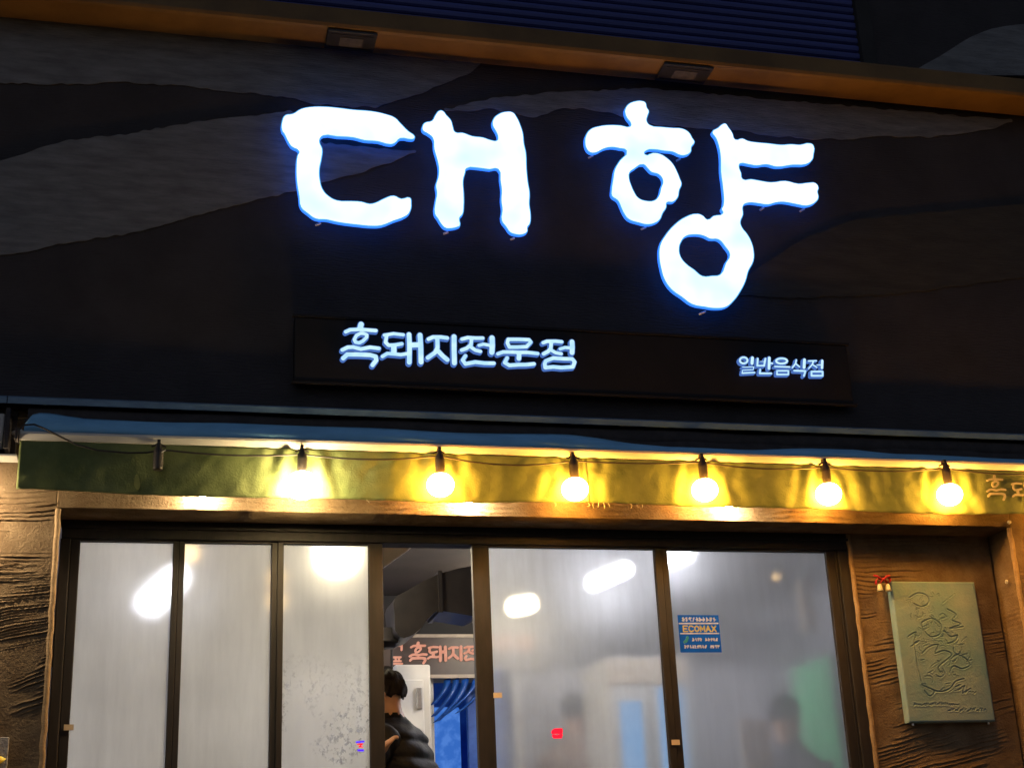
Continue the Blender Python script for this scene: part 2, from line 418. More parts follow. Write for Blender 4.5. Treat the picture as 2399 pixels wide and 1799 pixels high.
def stroke_mesh(name, strokes, step, depth, level=0.0, wob=0.0):
    """one solid outline around overlapping brush strokes: strokes = [([(x, z), ...], width)]"""
    allp = np.array([p for s, w in strokes for p in s]); wm = max(w for s, w in strokes)
    x0, z0 = allp.min(0) - wm; x1, z1 = allp.max(0) + wm
    xs, zs = np.arange(x0, x1 + step, step), np.arange(z0, z1 + step, step)
    X, Z = np.meshgrid(xs, zs)
    S = np.full(X.shape, 9.0)
    for s, w in strokes:
        for a, b in zip(s[:-1], s[1:]):
            S = np.minimum(S, seg_sdf(X, Z, a, b, w/2))
    S = S - level
    if wob: S = S + wob * (fbm(X/(wm*.5), Z/(wm*.5), 3, 2) - .5)
    verts, faces, cache, bnd = [], [], {}, []
    def node(i, j):
        k = (i, j)
        if k not in cache: cache[k] = len(verts); verts.append((xs[j], zs[i]))
        return cache[k]
    def cut(i, j, i2, j2):
        k = (min((i, j), (i2, j2)), max((i, j), (i2, j2)), 'e')
        if k not in cache:
            t = S[i, j] / (S[i, j] - S[i2, j2]); cache[k] = len(verts)
            verts.append((xs[j] + t*(xs[j2] - xs[j]), zs[i] + t*(zs[i2] - zs[i])))
        return cache[k]
    for i in range(len(zs) - 1):
        for j in range(len(xs) - 1):
            cs = [(i, j), (i, j+1), (i+1, j+1), (i+1, j)]
            ins = [S[c] < 0 for c in cs]
            if not any(ins): continue
            poly, marks = [], []
            for k in range(4):
                c, d = cs[k], cs[(k+1) % 4]
                if ins[k]: poly.append(node(*c))
                if ins[k] != ins[(k+1) % 4]:
                    q = cut(*c, *d); poly.append(q); marks.append((q, ins[k]))
            if len(poly) >= 3: faces.append(tuple(poly))
            for k in range(len(marks)):
                if marks[k][1]:
                    bnd.append((marks[k][0], marks[(k+1) % len(marks)][0]))
    n = len(verts)
    v3 = [(x, 0, z) for x, z in verts] + [(x, depth, z) for x, z in verts]
    f3 = list(faces) + [tuple(i + n for i in q[::-1]) for q in faces] + [(b, a, a + n, b + n) for a, b in bnd]
    me = bpy.data.meshes.new(name); me.from_pydata(v3, [], f3); me.validate(); me.update()
    return me
def with_mat(me, material):
    me.materials.clear(); me.materials.append(MATS[material]); return me

# ================================================================== ground
GROUND_Z = 0.0
g = box('street', -60, 60, -60, -4.2, -0.3, GROUND_Z, 'street'); tag(g, None, None, kind='structure')
g = box('pavement', -60, 60, -4.196, -1.5, -0.3, 0.12, 'pavement', b=0.01); tag(g, None, None, kind='structure')
FLOOR = 0.9
bld = thing('restaurant_building', 'brown plastered restaurant front with a dark painted wall above the awning', 'building', (0, 0, 0))
for k in range(5):
    box('step', -0.6, 4.4, -1.496 + 0.28*k, -0.03, -0.1 if k == 0 else 0.12 + 0.156*k, 0.12 + 0.156*(k+1), 'pavement', bld)

# ================================================================== facade
Z_LINTEL = 3.182
XL = P(139, 1189, 0).x            # left edge of the entrance recess
XR = P(2365, 1247, 0).x           # right edge of the entrance recess
RECESS = 0.20
XD = P(1993, 1325, RECESS).x      # right edge of the glazing
WALL_T = 0.35
# dark upper wall
Z_SOF = 5.59
box('upper_front', -2.6, 6.4, 0.0, WALL_T, 3.64, 7.0, 'wall_dark', bld)
# plaster: left pier, lintel, right pier, recessed wall beside the door
relief('left_pier', -1.3, XL - 0.012, 1.9, 3.64, 0.0, 0.0031, 'stucco', bld, amp=0.0060, slope=0.50, seed=3, back=0.34)
box('left_pier_base', -1.301, XL - 0.012, 0.004, WALL_T, 0.0, 1.90, 'stucco', bld)
box('left_wall', -2.6, -1.302, 0.0, WALL_T, 0.0, 3.638, 'stucco', bld)
relief('lintel', XL - 0.011, XR + 0.011, Z_LINTEL, 3.64, 0.0, 0.006, 'stucco', bld, amp=0.005, slope=0.1, seed=8, dens=.7, back=0.34)
relief('right_pier', XR + 0.012, XR + 0.75, 1.7, 3.64, 0.0, 0.006, 'stucco', bld, amp=0.004, slope=0.2, seed=12, back=0.34)
box('right_wall', XR + 0.752, 6.4, 0.0, WALL_T, 0.0, 3.638, 'stucco', bld)
box('right_pier_base', XR + 0.012, XR + 0.751, 0.004, WALL_T, 0.0, 1.70, 'stucco', bld)
relief('recessed_wall', XD + 0.014, XR - 0.001, 1.7, Z_LINTEL + 0.02, RECESS, 0.0034, 'stucco', bld, cover=.46, amp=0.0050, slope=0.22, seed=23, back=0.14)
box('recessed_wall_base', XD + 0.014, XR - 0.001, RECESS + 0.004, WALL_T, 0.0, 1.70, 'stucco', bld)
# lighter corner beads of the plaster
for nm, x, y in (('corner_bead', XL - 0.004, 0.002), ('corner_bead', XD + 0.006, RECESS + 0.0), ('corner_bead', XR + 0.004, 0.002)):
    gm = Geo(); pts = []
    for k in range(60):
        z = 1.0 + (Z_LINTEL - 0.004 - 1.0) * k / 59
        pts.append((x + 0.0015*math.sin(k*1.7) + 0.001*math.sin(k*4.1), y + 0.0015*math.sin(k*2.3), z))
    gm.tube(pts, 0.0125, 8).done(nm, 'stucco_edge', bld, smooth=True)
# painted grey hills on the dark wall
def painted(name, pts, material, y):
    pl = []
    for (a, b), (c, d) in zip(pts, pts[1:] + pts[:1]):
        n = max(1, int(math.hypot(c - a, d - b) / 14))
        for k in range(n):
            t = k / n
            jag = 2.4 if 0 < a < 2399 else 0
            pl.append((a + (c - a)*t, b + (d - b)*t + random.uniform(-jag, jag)))
    me = curve_mesh(name, [[(x, z) for x, z in XZ(pl, y)]], 0.0015)
    with_mat(me, material)
    o = link_mesh(name, me, bld, (0, y - 0.0015, 0)); return o
painted('painted_hill', [(-760, -75), (-60, 12), (300, 48), (700, 100), (1125, 144), (1112, 165), (1060, 190), (1000, 213), (940, 235), (880, 252), (800, 250), (740, 244), (690, 232), (600, 220), (500, 211), (400, 200), (300, 193), (200, 197), (100, 198), (0, 195), (-60, 196), (-300, 190), (-520, 160), (-760, 120)], 'paint_grey', -0.004)
painted('painted_hill', [(-760, 560), (-500, 505), (-250, 440), (-60, 400), (0, 378), (70, 358), (120, 338), (180, 327), (280, 318), (380, 300), (450, 288), (570, 275), (680, 262), (760, 336), (916, 350), (975, 356), (932, 376), (853, 402), (771, 425), (680, 450), (560, 480), (430, 515), (300, 548), (150, 570), (60, 590), (0, 598), (-60, 606), (-250, 622), (-500, 640), (-760, 690)], 'paint_grey', -0.004)
painted('painted_hill', [(1040, 258), (1059, 254), (1120, 238), (1170, 228), (1230, 224), (1308, 217), (1400, 214), (1500, 206), (1700, 224), (1900, 242), (2100, 259), (2290, 276), (2372, 284), (2330, 300), (2284, 309), (2230, 318), (2175, 322), (2120, 321), (2067, 320), (2000, 325), (1932, 328), (1880, 325), (1823, 320), (1742, 309), (1660, 302), (1560, 296), (1490, 284), (1427, 266), (1362, 255), (1308, 257), (1254, 274), (1233, 274), (1154, 256), (1090, 262)], 'paint_grey', -0.004)
painted('painted_hill', [(2470, 465), (2399, 478), (2250, 492), (2100, 505), (1980, 520), (1880, 560), (1760, 640), (1700, 690), (1850, 700), (2100, 690), (2470, 640)], 'paint_olive', -0.004)
# overhanging ledge with flat underside, ending at the right
LEDGE_OUT = -0.215
gm = Geo().box(-2.6, 6.2, LEDGE_OUT, -0.003, Z_SOF + 0.002, Z_SOF + 0.125, 0.022)
gm.done('ledge', 'ochre', bld, smooth=False)
# plaster hump above the ledge on the right
hump = [(x, max(z, Z_SOF + .13)) for x, z in XZ([(2110, 200), (2130, 184), (2150, 172), (2178, 157), (2205, 140), (2228, 125), (2250, 112), (2275, 101), (2300, 92), (2330, 86), (2360, 82), (2470, 78), (2500, 200)], 0.0)]
Geo().prism(hump, -0.105, -0.005).done('plaster_hump', 'paint_grey', bld)
# floodlights set into the underside
for i, (quad, lab) in enumerate(((((757, 120), (871, 130)), 'dark square floodlight under the ochre ledge above the squared C letter'),
                                 (((1525, 197), (1640, 205)), 'dark square floodlight under the ochre ledge above the letter with two bars'))):
    a, b = PZ(*quad[0], Z_SOF), PZ(*quad[1], Z_SOF)
    t = thing('floodlight', lab, 'light', ((a.x + b.x)/2, -0.11, Z_SOF), 'floodlights under the ledge')
    x0, x1 = a.x, b.x
    y0, y1 = LEDGE_OUT + 0.012, -0.04
    box('housing', x0, x1, y0, y1, Z_SOF - 0.014, Z_SOF + 0.0, 'lamp_body', t, b=0.004)
    ix, iy = (x1 - x0)*.27, (y1 - y0)*.27
    box('glass', x0 + ix, x1 - ix, y0 + iy, y1 - iy, Z_SOF - 0.0175, Z_SOF - 0.0145, 'lamp_glass', t)
    for ya in (y0 + .02, y1 - .028): box('bezel', x0 + .018, x1 - .018, ya, ya + .008, Z_SOF - 0.017, Z_SOF - 0.0145, 'black_rubber', t)
# roller shutter of the floor above
sh = thing('roller_shutter', 'dim blue slatted roller shutter above the ochre ledge', 'shutter', (2.0, -0.03, 5.72))
xs0, xs1 = 0.2, P(2010, 120, -0.03).x
zz = Z_SOF + 0.15
for k in range(26):
    z = zz + 0.05*k
    gm = Geo()
    prof = [(-0.030, z + .002), (-0.040, z + .010), (-0.043, z + .024), (-0.040, z + .038), (-0.030, z + .047), (-0.012, z + .047), (-0.012, z + .002)]
    n = len(prof)
    gm.add([(x, y, q) for x in (xs0, xs1) for y, q in prof], [tuple(range(n))[::-1], tuple(range(n, 2*n))] + [(i, (i+1) % n, (i+1) % n + n, i + n) for i in range(n)])
    gm.done('slat', 'shutter_blue', sh)
box('guide_rail', xs1 + 0.002, xs1 + 0.09, -0.07, -0.002, zz, zz + 1.3, 'upper_wall', sh, b=0.004)
box('guide_rail', xs0 - 0.09, xs0 - 0.002, -0.07, -0.002, zz, zz + 1.3, 'upper_wall', sh, b=0.004)

# ================================================================== big glowing letters
def z1(pts): return [(600 + a*0.31646, 200 + b*0.31646) for a, b in pts]
def z2(pts): return [(1300 + a*0.33751, 200 + b*0.33751) for a, b in pts]
BIG = [
 ('leftmost big glowing white letter, shaped like a squared C', [z1([(190,265),(215,220),(270,210),(330,175),(400,160),(500,157),(600,165),(720,180),(850,190),(960,213),(1030,240),(1070,280),(1130,340),(1175,375),(1175,395),(1150,403),(1070,395),(1030,430),(995,440),(900,418),(800,410),(720,390),(600,382),(500,375),(475,400),(475,430),(492,470),(488,540),(472,620),(475,700),(495,770),(540,820),(600,850),(700,855),(780,860),(840,875),(880,868),(950,835),(1020,815),(1075,838),(1140,830),(1152,870),(1140,940),(1110,970),(1020,1005),(930,1040),(870,1045),(750,1035),(600,1015),(520,997),(440,990),(380,950),(330,905),(315,820),(297,700),(295,600),(303,520),(315,490),(260,455),(230,410),(205,360),(190,340)])],
  z1([(440,1037),(478,1021)])),
 ('big glowing white letter shaped like an H', [z1([(1230,300),(1250,275),(1300,262),(1325,220),(1360,185),(1385,190),(1410,220),(1445,260),(1460,310),(1475,345),(1530,350),(1600,375),(1680,385),(1740,405),(1780,408),(1788,385),(1775,345),(1750,300),(1752,255),(1790,215),(1850,195),(1900,200),(1930,235),(1960,300),(1978,360),(1985,430),(2000,500),(2005,620),(2015,720),(2028,800),(2025,880),(2035,960),(2028,1030),(2012,1050),(2010,1085),(1970,1107),(1920,1105),(1880,1090),(1850,1050),(1815,1000),(1820,920),(1812,850),(1815,780),(1805,700),(1790,622),(1730,625),(1650,615),(1560,618),(1550,650),(1535,710),(1540,800),(1540,900),(1532,955),(1508,985),(1512,1040),(1490,1052),(1440,1062),(1400,1058),(1370,1030),(1345,990),(1320,950),(1325,860),(1335,800),(1328,740),(1345,680),(1350,620),(1340,560),(1315,470),(1305,390),(1270,360),(1232,335)])],
  z1([(1388,1100),(1420,1088),(1883,1144),(1912,1130)])),
 ('big glowing white letter like a hatted ring, left of the two-bar letter', [z2([(485,170),(510,130),(560,110),(605,108),(630,120),(640,155),(655,180),(645,215),(640,250),(660,275),(740,288),(820,295),(885,300),(930,325),(955,365),(972,395),(950,430),(945,465),(910,487),(870,487),(820,465),(760,458),(690,448),(645,452),(625,478),(680,468),(730,475),(780,505),(820,545),(850,600),(870,650),(882,685),(865,730),(855,780),(820,812),(780,815),(775,850),(750,890),(730,935),(690,960),(640,968),(580,955),(510,930),(475,885),(455,840),(435,800),(395,770),(392,720),(402,650),(415,580),(450,520),(495,455),(450,440),(390,432),(335,445),(290,468),(245,468),(218,440),(207,390),(215,345),(245,305),(300,285),(380,275),(460,278),(520,285),(525,265),(500,230),(487,200)]),
   z2([(520,610),(555,580),(615,552),(640,575),(670,605),(720,620),(748,660),(735,710),(722,760),(690,797),(630,800),(580,780),(552,740),(530,690),(518,650)])],
  z2([(233,505),(264,489),(843,527),(872,511),(598,1002),(632,986)])),
 ('rightmost big glowing white letter, two bars above a large ring', [z2([(1090,325),(1130,295),(1160,270),(1185,265),(1205,290),(1235,335),(1252,375),(1300,368),(1340,385),(1400,395),(1480,402),(1570,412),(1640,408),(1700,412),(1775,402),(1798,420),(1798,480),(1788,520),(1745,550),(1650,555),(1540,568),(1470,552),(1400,560),(1340,550),(1290,545),(1280,560),(1295,610),(1305,650),(1360,650),(1420,660),(1500,672),(1600,662),(1690,682),(1760,675),(1810,678),(1832,710),(1825,740),(1832,775),(1820,805),(1750,838),(1680,828),(1590,812),(1540,815),(1480,830),(1400,820),(1350,817),(1310,835),(1308,900),(1290,950),(1300,985),(1335,1030),(1365,1085),(1382,1150),(1380,1220),(1345,1290),(1325,1360),(1290,1430),(1240,1500),(1190,1540),(1120,1550),(1040,1540),(950,1520),(880,1470),(810,1420),(760,1350),(735,1270),(722,1190),(728,1110),(765,1040),(830,965),(910,910),(990,890),(1030,905),(1058,930),(1100,905),(1165,885),(1155,860),(1168,830),(1165,720),(1150,600),(1148,500),(1135,420),(1115,365)]),
   z2([(865,1130),(880,1085),(910,1050),(960,1038),(1030,1045),(1080,1068),(1135,1072),(1180,1120),(1212,1175),(1185,1230),(1145,1312),(1090,1320),(1025,1322),(970,1280),(910,1235),(875,1190)])],
  z2([(1423,867),(1450,849),(1701,877),(1732,857),(1000,1590),(1045,1569)])),
]
Y_BIG = -0.095
for lab, loops, pins in BIG:
    lw = [XZ(lp, Y_BIG) for lp in loops]
    cxm = sum(p[0] for p in lw[0])/len(lw[0]); zb = min(p[1] for p in lw[0])
    t = thing('sign_letter', lab, 'sign letter', (cxm, -0.02, zb), 'big glowing letters of the restaurant sign')
    loc = [[(x - cxm, z - zb) for x, z in lp] for lp in lw]
    o = link_mesh('letter_body', with_mat(curve_mesh('letter_body', loc, 0.010, 0.0), 'letter_side'), t, (cxm, Y_BIG + 0.0135, zb))
    o = link_mesh('letter_rim', with_mat(curve_mesh('letter_rim', loc, 0.001, 0.0), 'letter_rim'), t, (cxm, Y_BIG + 0.002, zb))
    o = link_mesh('letter_face', with_mat(curve_mesh('letter_face', loc, 0.001, -0.0045), 'letter_face'), t, (cxm, Y_BIG, zb))
    for k in range(0, len(pins), 2):
        a, b = P(*pins[k], -0.05), P(*pins[k+1], -0.05)
        Geo().tube([a, b], 0.0055, 8).done('drain_pin', 'rail_white', t, smooth=True)  # white colour stands in for letter light glinting on the steel pin
        Geo().tube([b, b + Vector((0.0, 0.0, 0.03))], 0.0025, 6).done('pin_wire', 'black_rubber', t)

# ================================================================== lower sign box with small letters
def zA(pts): return [(780 + a*0.144665, 740 + b*0.144665) for a, b in pts]
def zB(pts): return [(1070 + a*0.144665, 760 + b*0.144665) for a, b in pts]
def zC(pts): return [(1650 + a*0.180832, 780 + b*0.180832) for a, b in pts]
KA, KB, KC = 0.144665, 0.144665, 0.180832
def ring(cx0, cy0, rx, ry, n=14): return [(cx0 + rx*math.cos(2*math.pi*k/n), cy0 + ry*math.sin(2*math.pi*k/n)) for k in range(n + 1)]
SMALL_A = [
 [([(455,140),(440,200)],112), ([(205,262),(280,228),(430,222),(560,232),(695,242)],82), ([(445,285),(380,320),(345,385),(365,430),(425,440),(485,410),(545,350),(548,310),(500,288),(445,285)],78), ([(150,555),(240,512),(330,508),(450,540),(600,512),(745,530)],84), ([(165,690),(230,628),(400,628),(600,636),(692,662),(700,720),(640,800)],94)],
 [([(830,315),(980,292),(1140,310)],76), ([(868,330),(850,430),(900,480),(1000,475),(1115,455)],82), ([(985,500),(985,600)],112), ([(800,660),(880,612),(1000,622),(1100,632),(1200,615)],80), ([(1230,305),(1240,500),(1235,755)],102), ([(1290,475),(1390,470)],110), ([(1408,315),(1420,500),(1425,750)],106)],
 [([(1545,380),(1620,347),(1750,347),(1850,362)],86), ([(1690,380),(1692,520),(1650,600),(1535,680)],92), ([(1700,570),(1780,655),(1850,712)],98), ([(1960,340),(1960,550),(1965,765)],106)],
]
SMALL_B = [
 [([(82,242),(180,217),(300,225),(420,225)],82), ([(240,240),(230,330),(160,390),(78,420)],84), ([(230,370),(300,420),(382,440)],82), ([(358,342),(430,322),(530,340)],76), ([(570,222),(575,340),(567,455)],112), ([(140,512),(95,580),(140,642),(300,612),(450,630),(600,632)],86)],
 [([(832,245),(1000,245),(1170,252),(1200,290),(1130,362),(980,370),(850,370),(818,300),(832,245)],82), ([(665,480),(750,450),(900,450),(1000,455),(1150,457),(1310,475)],82), ([(1010,470),(1004,555)],102), ([(815,545),(775,620),(850,665),(1000,655),(1120,655),(1250,642)],86)],
 [([(1397,300),(1460,277),(1600,275),(1700,285)],82), ([(1530,300),(1520,390),(1480,440),(1405,480)],86), ([(1530,420),(1600,460),(1690,478)],80), ([(1672,400),(1750,377),(1830,382)],76), ([(1865,285),(1870,370),(1865,460)],106), ([(1440,595),(1560,548),(1750,560),(1870,562),(1908,610),(1880,690),(1700,702),(1560,690),(1432,702),(1422,640),(1440,595)],86)],
]
SMALL_C = [
 [(ring(508, 357, 50, 40), 44), ([(622,325),(616,395)],60), ([(492,445),(640,442),(632,478),(492,484),(490,520),(650,512)],30), ([(490,522),(650,514)],40)],
 [([(690,335),(685,428)],44), ([(790,335),(772,428)],44), ([(690,372),(780,372)],26), ([(690,426),(775,426)],40), ([(840,325),(836,462)],56), ([(850,392),(882,396)],40), ([(722,475),(716,525),(866,526)],44)],
 [(ring(1000, 365, 72, 34), 46), ([(910,437),(1105,443)],38), ([(940,492),(1088,492),(1086,540),(940,540),(940,492)],40)],
 [([(1190,352),(1180,400),(1138,452)],40), ([(1182,400),(1232,440)],38), ([(1296,350),(1290,450)],58), ([(1162,490),(1308,495),(1288,558)],44)],
 [([(1348,366),(1450,362)],38), ([(1410,372),(1396,412),(1350,462)],38), ([(1402,412),(1456,448)],36), ([(1458,416),(1510,416)],32), ([(1526,362),(1522,455)],52), ([(1387,502),(1530,502),(1530,556),(1387,556),(1387,502)],44)],
]
GL = []     # glyphs of the six-letter name, kept for the board inside
Y_BOX = -0.065
bx0, bx1 = P(690, 800, Y_BOX).x, P(1995, 900, Y_BOX).x
zt, zbm = P(690, 742, Y_BOX).z, P(690, 892, Y_BOX).z
sb = thing('sign_box', 'long black sign box with two rows of small glowing letters below the big letters', 'sign', ((bx0 + bx1)/2, 0, zbm))
box('box_body', bx0, bx1, Y_BOX, -0.007, zbm, zt, 'box_black', sb, b=0.006)
gm = Geo(); gm.box(bx0 - .012, bx1 + .012, Y_BOX - .006, Y_BOX + .012, zbm - .012, zbm - .0005); gm.box(bx0 - .012, bx1 + .012, Y_BOX - .006, Y_BOX + .012, zt + .0005, zt + .012)
gm.done('box_trim', 'box_black', sb)
Y_SM = Y_BOX - 0.024
def glyph(strokes, conv, k, step, names, parent, ysm, keep=None, mats=('letter_small_side', 'letter_small')):
    world_per_px = (ysm - CAM[1]) / FOCAL * 1.06
    st = [(XZ(conv(s), ysm), w * k * world_per_px) for s, w in strokes]
    xs = [p[0] for s, w in st for p in s]; zs = [p[1] for s, w in st for p in s]
    ox, oz = (min(xs) + max(xs))/2, min(zs)
    st = [([(x - ox, z - oz) for x, z in s], w) for s, w in st]
    body = stroke_mesh('letter', st, step, 0.022, 0.0)
    face = stroke_mesh('letter_face', st, step, 0.003, -0.0035)
    o = link_mesh('letter', with_mat(body, mats[0]), parent, (ox, ysm, oz))
    q = link_mesh('letter_face', with_mat(face, mats[1]), o, (ox, ysm - 0.0035, oz))
    if keep is not None: keep.append((st, ox, oz))
for s in SMALL_A: glyph(s, zA, KA, 0.0035, 'letter', sb, Y_SM, GL)
for s in SMALL_B: glyph(s, zB, KB, 0.0035, 'letter', sb, Y_SM, GL)
for s in SMALL_C: glyph(s, zC, KC, 0.0028, 'letter', sb, Y_SM)

# ================================================================== awning
Y_VAL = -0.135
aw = thing('awning', 'retracted awning with a green valance, white rail and blue folded cloth', 'awning', (1.8, 0, 3.2))
ax0, ax1 = P(46, 1040, Y_VAL).x, 5.3
z_rail_b = P(1200, 1066, Y_VAL).z; z_rail_t = z_rail_b + 0.034
z_val_b = P(48, 1149, Y_VAL).z
# hood at the top, with a folded lip
Y_H = -0.105
z_hood = P(0, 929, Y_H).z
hp = [(-0.003, z_hood + 0.035), (Y_H + .02, z_hood + 0.012), (Y_H, z_hood), (Y_H, z_hood - 0.028), (Y_H + .006, z_hood - 0.028), (Y_H + .006, z_hood - 0.004), (Y_H + .024, z_hood + 0.006), (-0.003, z_hood + 0.027)]
n = len(hp); hx = [-1.4, P(16, 930, Y_H).x, P(16, 930, Y_H).x + .004, 5.4]
gm = Geo()
for xa, xb in ((hx[0], hx[1]), (hx[2], hx[3])):
    gm.add([(x, y, z) for x in (xa, xb) for y, z in hp], [tuple(range(n)), tuple(range(n, 2*n))[::-1]] + [(i, i + n, (i+1) % n + n, (i+1) % n) for i in range(n)])
gm.done('hood', 'hood_metal', aw)
# roller wrapped in cloth
pts = [(ax0 + 0.02 + (ax1 - ax0 - .02)*k/40, -0.052 + .003*math.sin(k*.9), z_hood - 0.075 + .003*math.sin(k*1.3)) for k in range(41)]
Geo().tube(pts, 0.044, 20).done('roller', 'roller_cloth', aw, smooth=True)
# sheet from roller to rail
gm = Geo(); NX = 160
vv = []
for k in range(NX + 1):
    x = ax0 + 0.01 + (ax1 - ax0 - .01)*k/NX
    for j in range(7):
        t = j/6
        yy = -0.088 + (Y_VAL + .03 + 0.088)*t - 0.008*math.sin(math.pi*t)*(1 + .3*math.sin(x*5))
        zq = (z_hood - 0.09) + (z_rail_t + .002 - z_hood + 0.09)*t
        vv.append((x, yy + .003*math.sin(x*17 + t*3), zq))
gm.add(vv, [(k*7 + j, k*7 + j + 1, (k+1)*7 + j + 1, (k+1)*7 + j) for k in range(NX) for j in range(6)])
gm.done('cover_sheet', 'roller_cloth', aw, smooth=True)
# blue cloth folded over the rail, its upper edge sinking to the right
edge = [(62, 990), (80, 966), (120, 969), (150, 974), (200, 981), (400, 987), (700, 995), (1000, 1008), (1200, 1016), (1340, 1017), (1400, 1024), (1480, 1038), (1560, 1046), (1750, 1052), (1900, 1050), (2000, 1052), (2100, 1062), (2399, 1075), (2600, 1085)]
vv = []; cols = 150
ex = np.linspace(60, 2590, cols); ey = np.interp(ex, [e[0] for e in edge], [e[1] for e in edge])
for a, b in zip(ex, ey):
    yb = Y_VAL + 0.0
    lowz = z_rail_t + 0.003
    top = P(a, b, Y_VAL + 0.045)
    hgt = max(top.z - lowz, 0.004)
    x = top.x
    for j in range(8):
        t = j/7
        vv.append((x + .0, Y_VAL - 0.012 + 0.057*t**1.3 - 0.010*math.sin(math.pi*t) + .0035*math.sin(x*9 + 2*t), lowz + hgt*t))
gm = Geo(); gm.add(vv, [(k*8 + j, (k+1)*8 + j, (k+1)*8 + j + 1, k*8 + j + 1) for k in range(cols - 1) for j in range(7)])
o = gm.done('folded_cloth', 'blue_cloth', aw, smooth=True)
sm = o.modifiers.new('solid', 'SOLIDIFY'); sm.thickness = 0.003
# rail: dark upper channel and white lip that slopes back beneath
rp = [(Y_VAL - .020, z_rail_t), (Y_VAL - .020, z_rail_t - .010), (Y_VAL - .006, z_rail_b), (Y_VAL + .05, z_rail_b), (Y_VAL + .05, z_rail_t)]
n = len(rp); gm = Geo()
gm.add([(x, y, z) for x in (ax0 - .004, ax1) for y, z in rp], [tuple(range(n)), tuple(range(n, 2*n))[::-1]] + [(i, i + n, (i+1) % n + n, (i+1) % n) for i in range(n)])
gm.done('front_rail', 'rail_white', aw)
box('end_cap', ax0 - .022, ax0 - .0045, Y_VAL - .026, Y_VAL + .056, z_rail_b - .004, z_rail_t + .014, 'roller_cloth', aw, b=.004)
# valance
bulb_px = [372, 708, 1030, 1343, 1645, 1933, 2215, 2490]
bulb_x = [P(a, 1060, Y_VAL - .05).x for a in bulb_px]
NXV, NZV = 620, 26
X, T = np.meshgrid(np.linspace(ax0, ax1, NXV), np.linspace(0, 1, NZV))
hang = z_rail_b - z_val_b + 0.006*np.sin(X*2.1) + 0.004*np.sin(X*5.3 + 1) + .003*(fbm(X*9, X*0, 4) - .5)
Yv = Y_VAL + 0.016*(fbm(X*5, T*1.2, 31) - .5)*(0.3 + T) + 0.006*(fbm(X*16 + T*3, T*2, 33) - .5)
amp = np.clip((X - P(480, 1060, Y_VAL).x)*3, 0, 1)
for xb in bulb_x[1:]:
    d = X - xb
    fold = np.sin(d*70 + 3*T + xb*5)*np.exp(-(d/0.14)**2)*(1 - T)**.8*0.010
    Yv = Yv + amp*(fold + 0.010*np.sin((np.abs(d) - .5*T*.16)*46 + xb*3)*np.exp(-(np.abs(d) - .08 - .06*T)**2/.004)*(1 - .7*T))
Yv = Yv + amp*0.010*(np.abs(np.sin(X*23 + 4*fbm(X*3, T*2, 44)))**3)*(1 - T*.4)*np.clip(fbm(X*4, T, 47)*3 - 1.1, 0, 1)
Zv = z_rail_b - 0.002 - hang*T
v = np.stack([X, Yv, Zv], -1).reshape(-1, 3)
idx = np.arange(NXV*NZV).reshape(NZV, NXV)
f = np.stack([idx[:-1, :-1], idx[1:, :-1], idx[1:, 1:], idx[:-1, 1:]], -1).reshape(-1, 4)
o = link('valance', v.tolist(), f.tolist(), 'valance_green', aw, smooth=True)
sm = o.modifiers.new('solid', 'SOLIDIFY'); sm.thickness = 0.003; sm.offset = 1
# sewn seam and a pale printed leaf
p = P(1371, 1120, Y_VAL)
k_ = int((p.x - ax0)/(ax1 - ax0)*(NXV - 1))
gm = Geo(); gm.add([tuple(Vector(v[idx[r, c]]) + Vector((0, -.0042, 0))) for r in range(NZV) for c in (k_, k_ + 2)], [(2*r, 2*r + 2, 2*r + 3, 2*r + 1) for r in range(NZV - 1)])
o = gm.done('seam', 'valance_green', aw, smooth=True); o.modifiers.new('s', 'SOLIDIFY').thickness = .002
pa = P(330, 1131, Y_VAL)
pts = [(pa.x - .016 + .002*math.sin(t) + (.016 + .0*t)*math.cos(t)*(.9 if math.sin(t) < 0 else .7) + .010*math.sin(t)*-.5, pa.z + .034*math.sin(t)) for t in [2*math.pi*k/18 for k in range(18)]]
link_mesh('printed_leaf', with_mat(curve_mesh('printed_leaf', [pts], .0008), 'leaf_print'), aw, (0, Y_VAL - .0135, 0))
# hem and loose threads
gm = Geo()
hx_ = np.linspace(ax0, ax1, 310); row = idx[-1]
gm.tube([(v[i][0], v[i][1] - .001, v[i][2] + .001) for i in row[::2]], 0.0028, 6).done('hem', 'valance_green', aw, smooth=True)
for a in (1378, 1390, 1402, 1414, 1425, 1478, 1492, 1505, 1300, 860):
    p = P(a, 1180, Y_VAL); zq = z_val_b + .004
    Geo().tube([(p.x, Y_VAL, zq), (p.x + random.uniform(-.006, .006), Y_VAL - .004, zq - .012), (p.x + random.uniform(-.01, .01), Y_VAL - .003, zq - random.uniform(.018, .03))], 0.0009, 4).done('loose_thread', 'valance_paint', aw)
# brush lettering on the valance near the right edge of the view (same two first letters as on the sign)
for (st_, ox, oz), (px_, py_, k) in zip((GL[0], GL[1]), ((2335, 1171, .60), (2394, 1171, .60))):
    p = P(px_, py_, Y_VAL)
    me = stroke_mesh('valance_letter', [([(x*k, z*k) for x, z in s], w*k*.72) for s, w in st_], 0.0026, 0.004)
    link_mesh('valance_letter', with_mat(me, 'valance_paint'), aw, (p.x, Y_VAL - .0125, p.z))
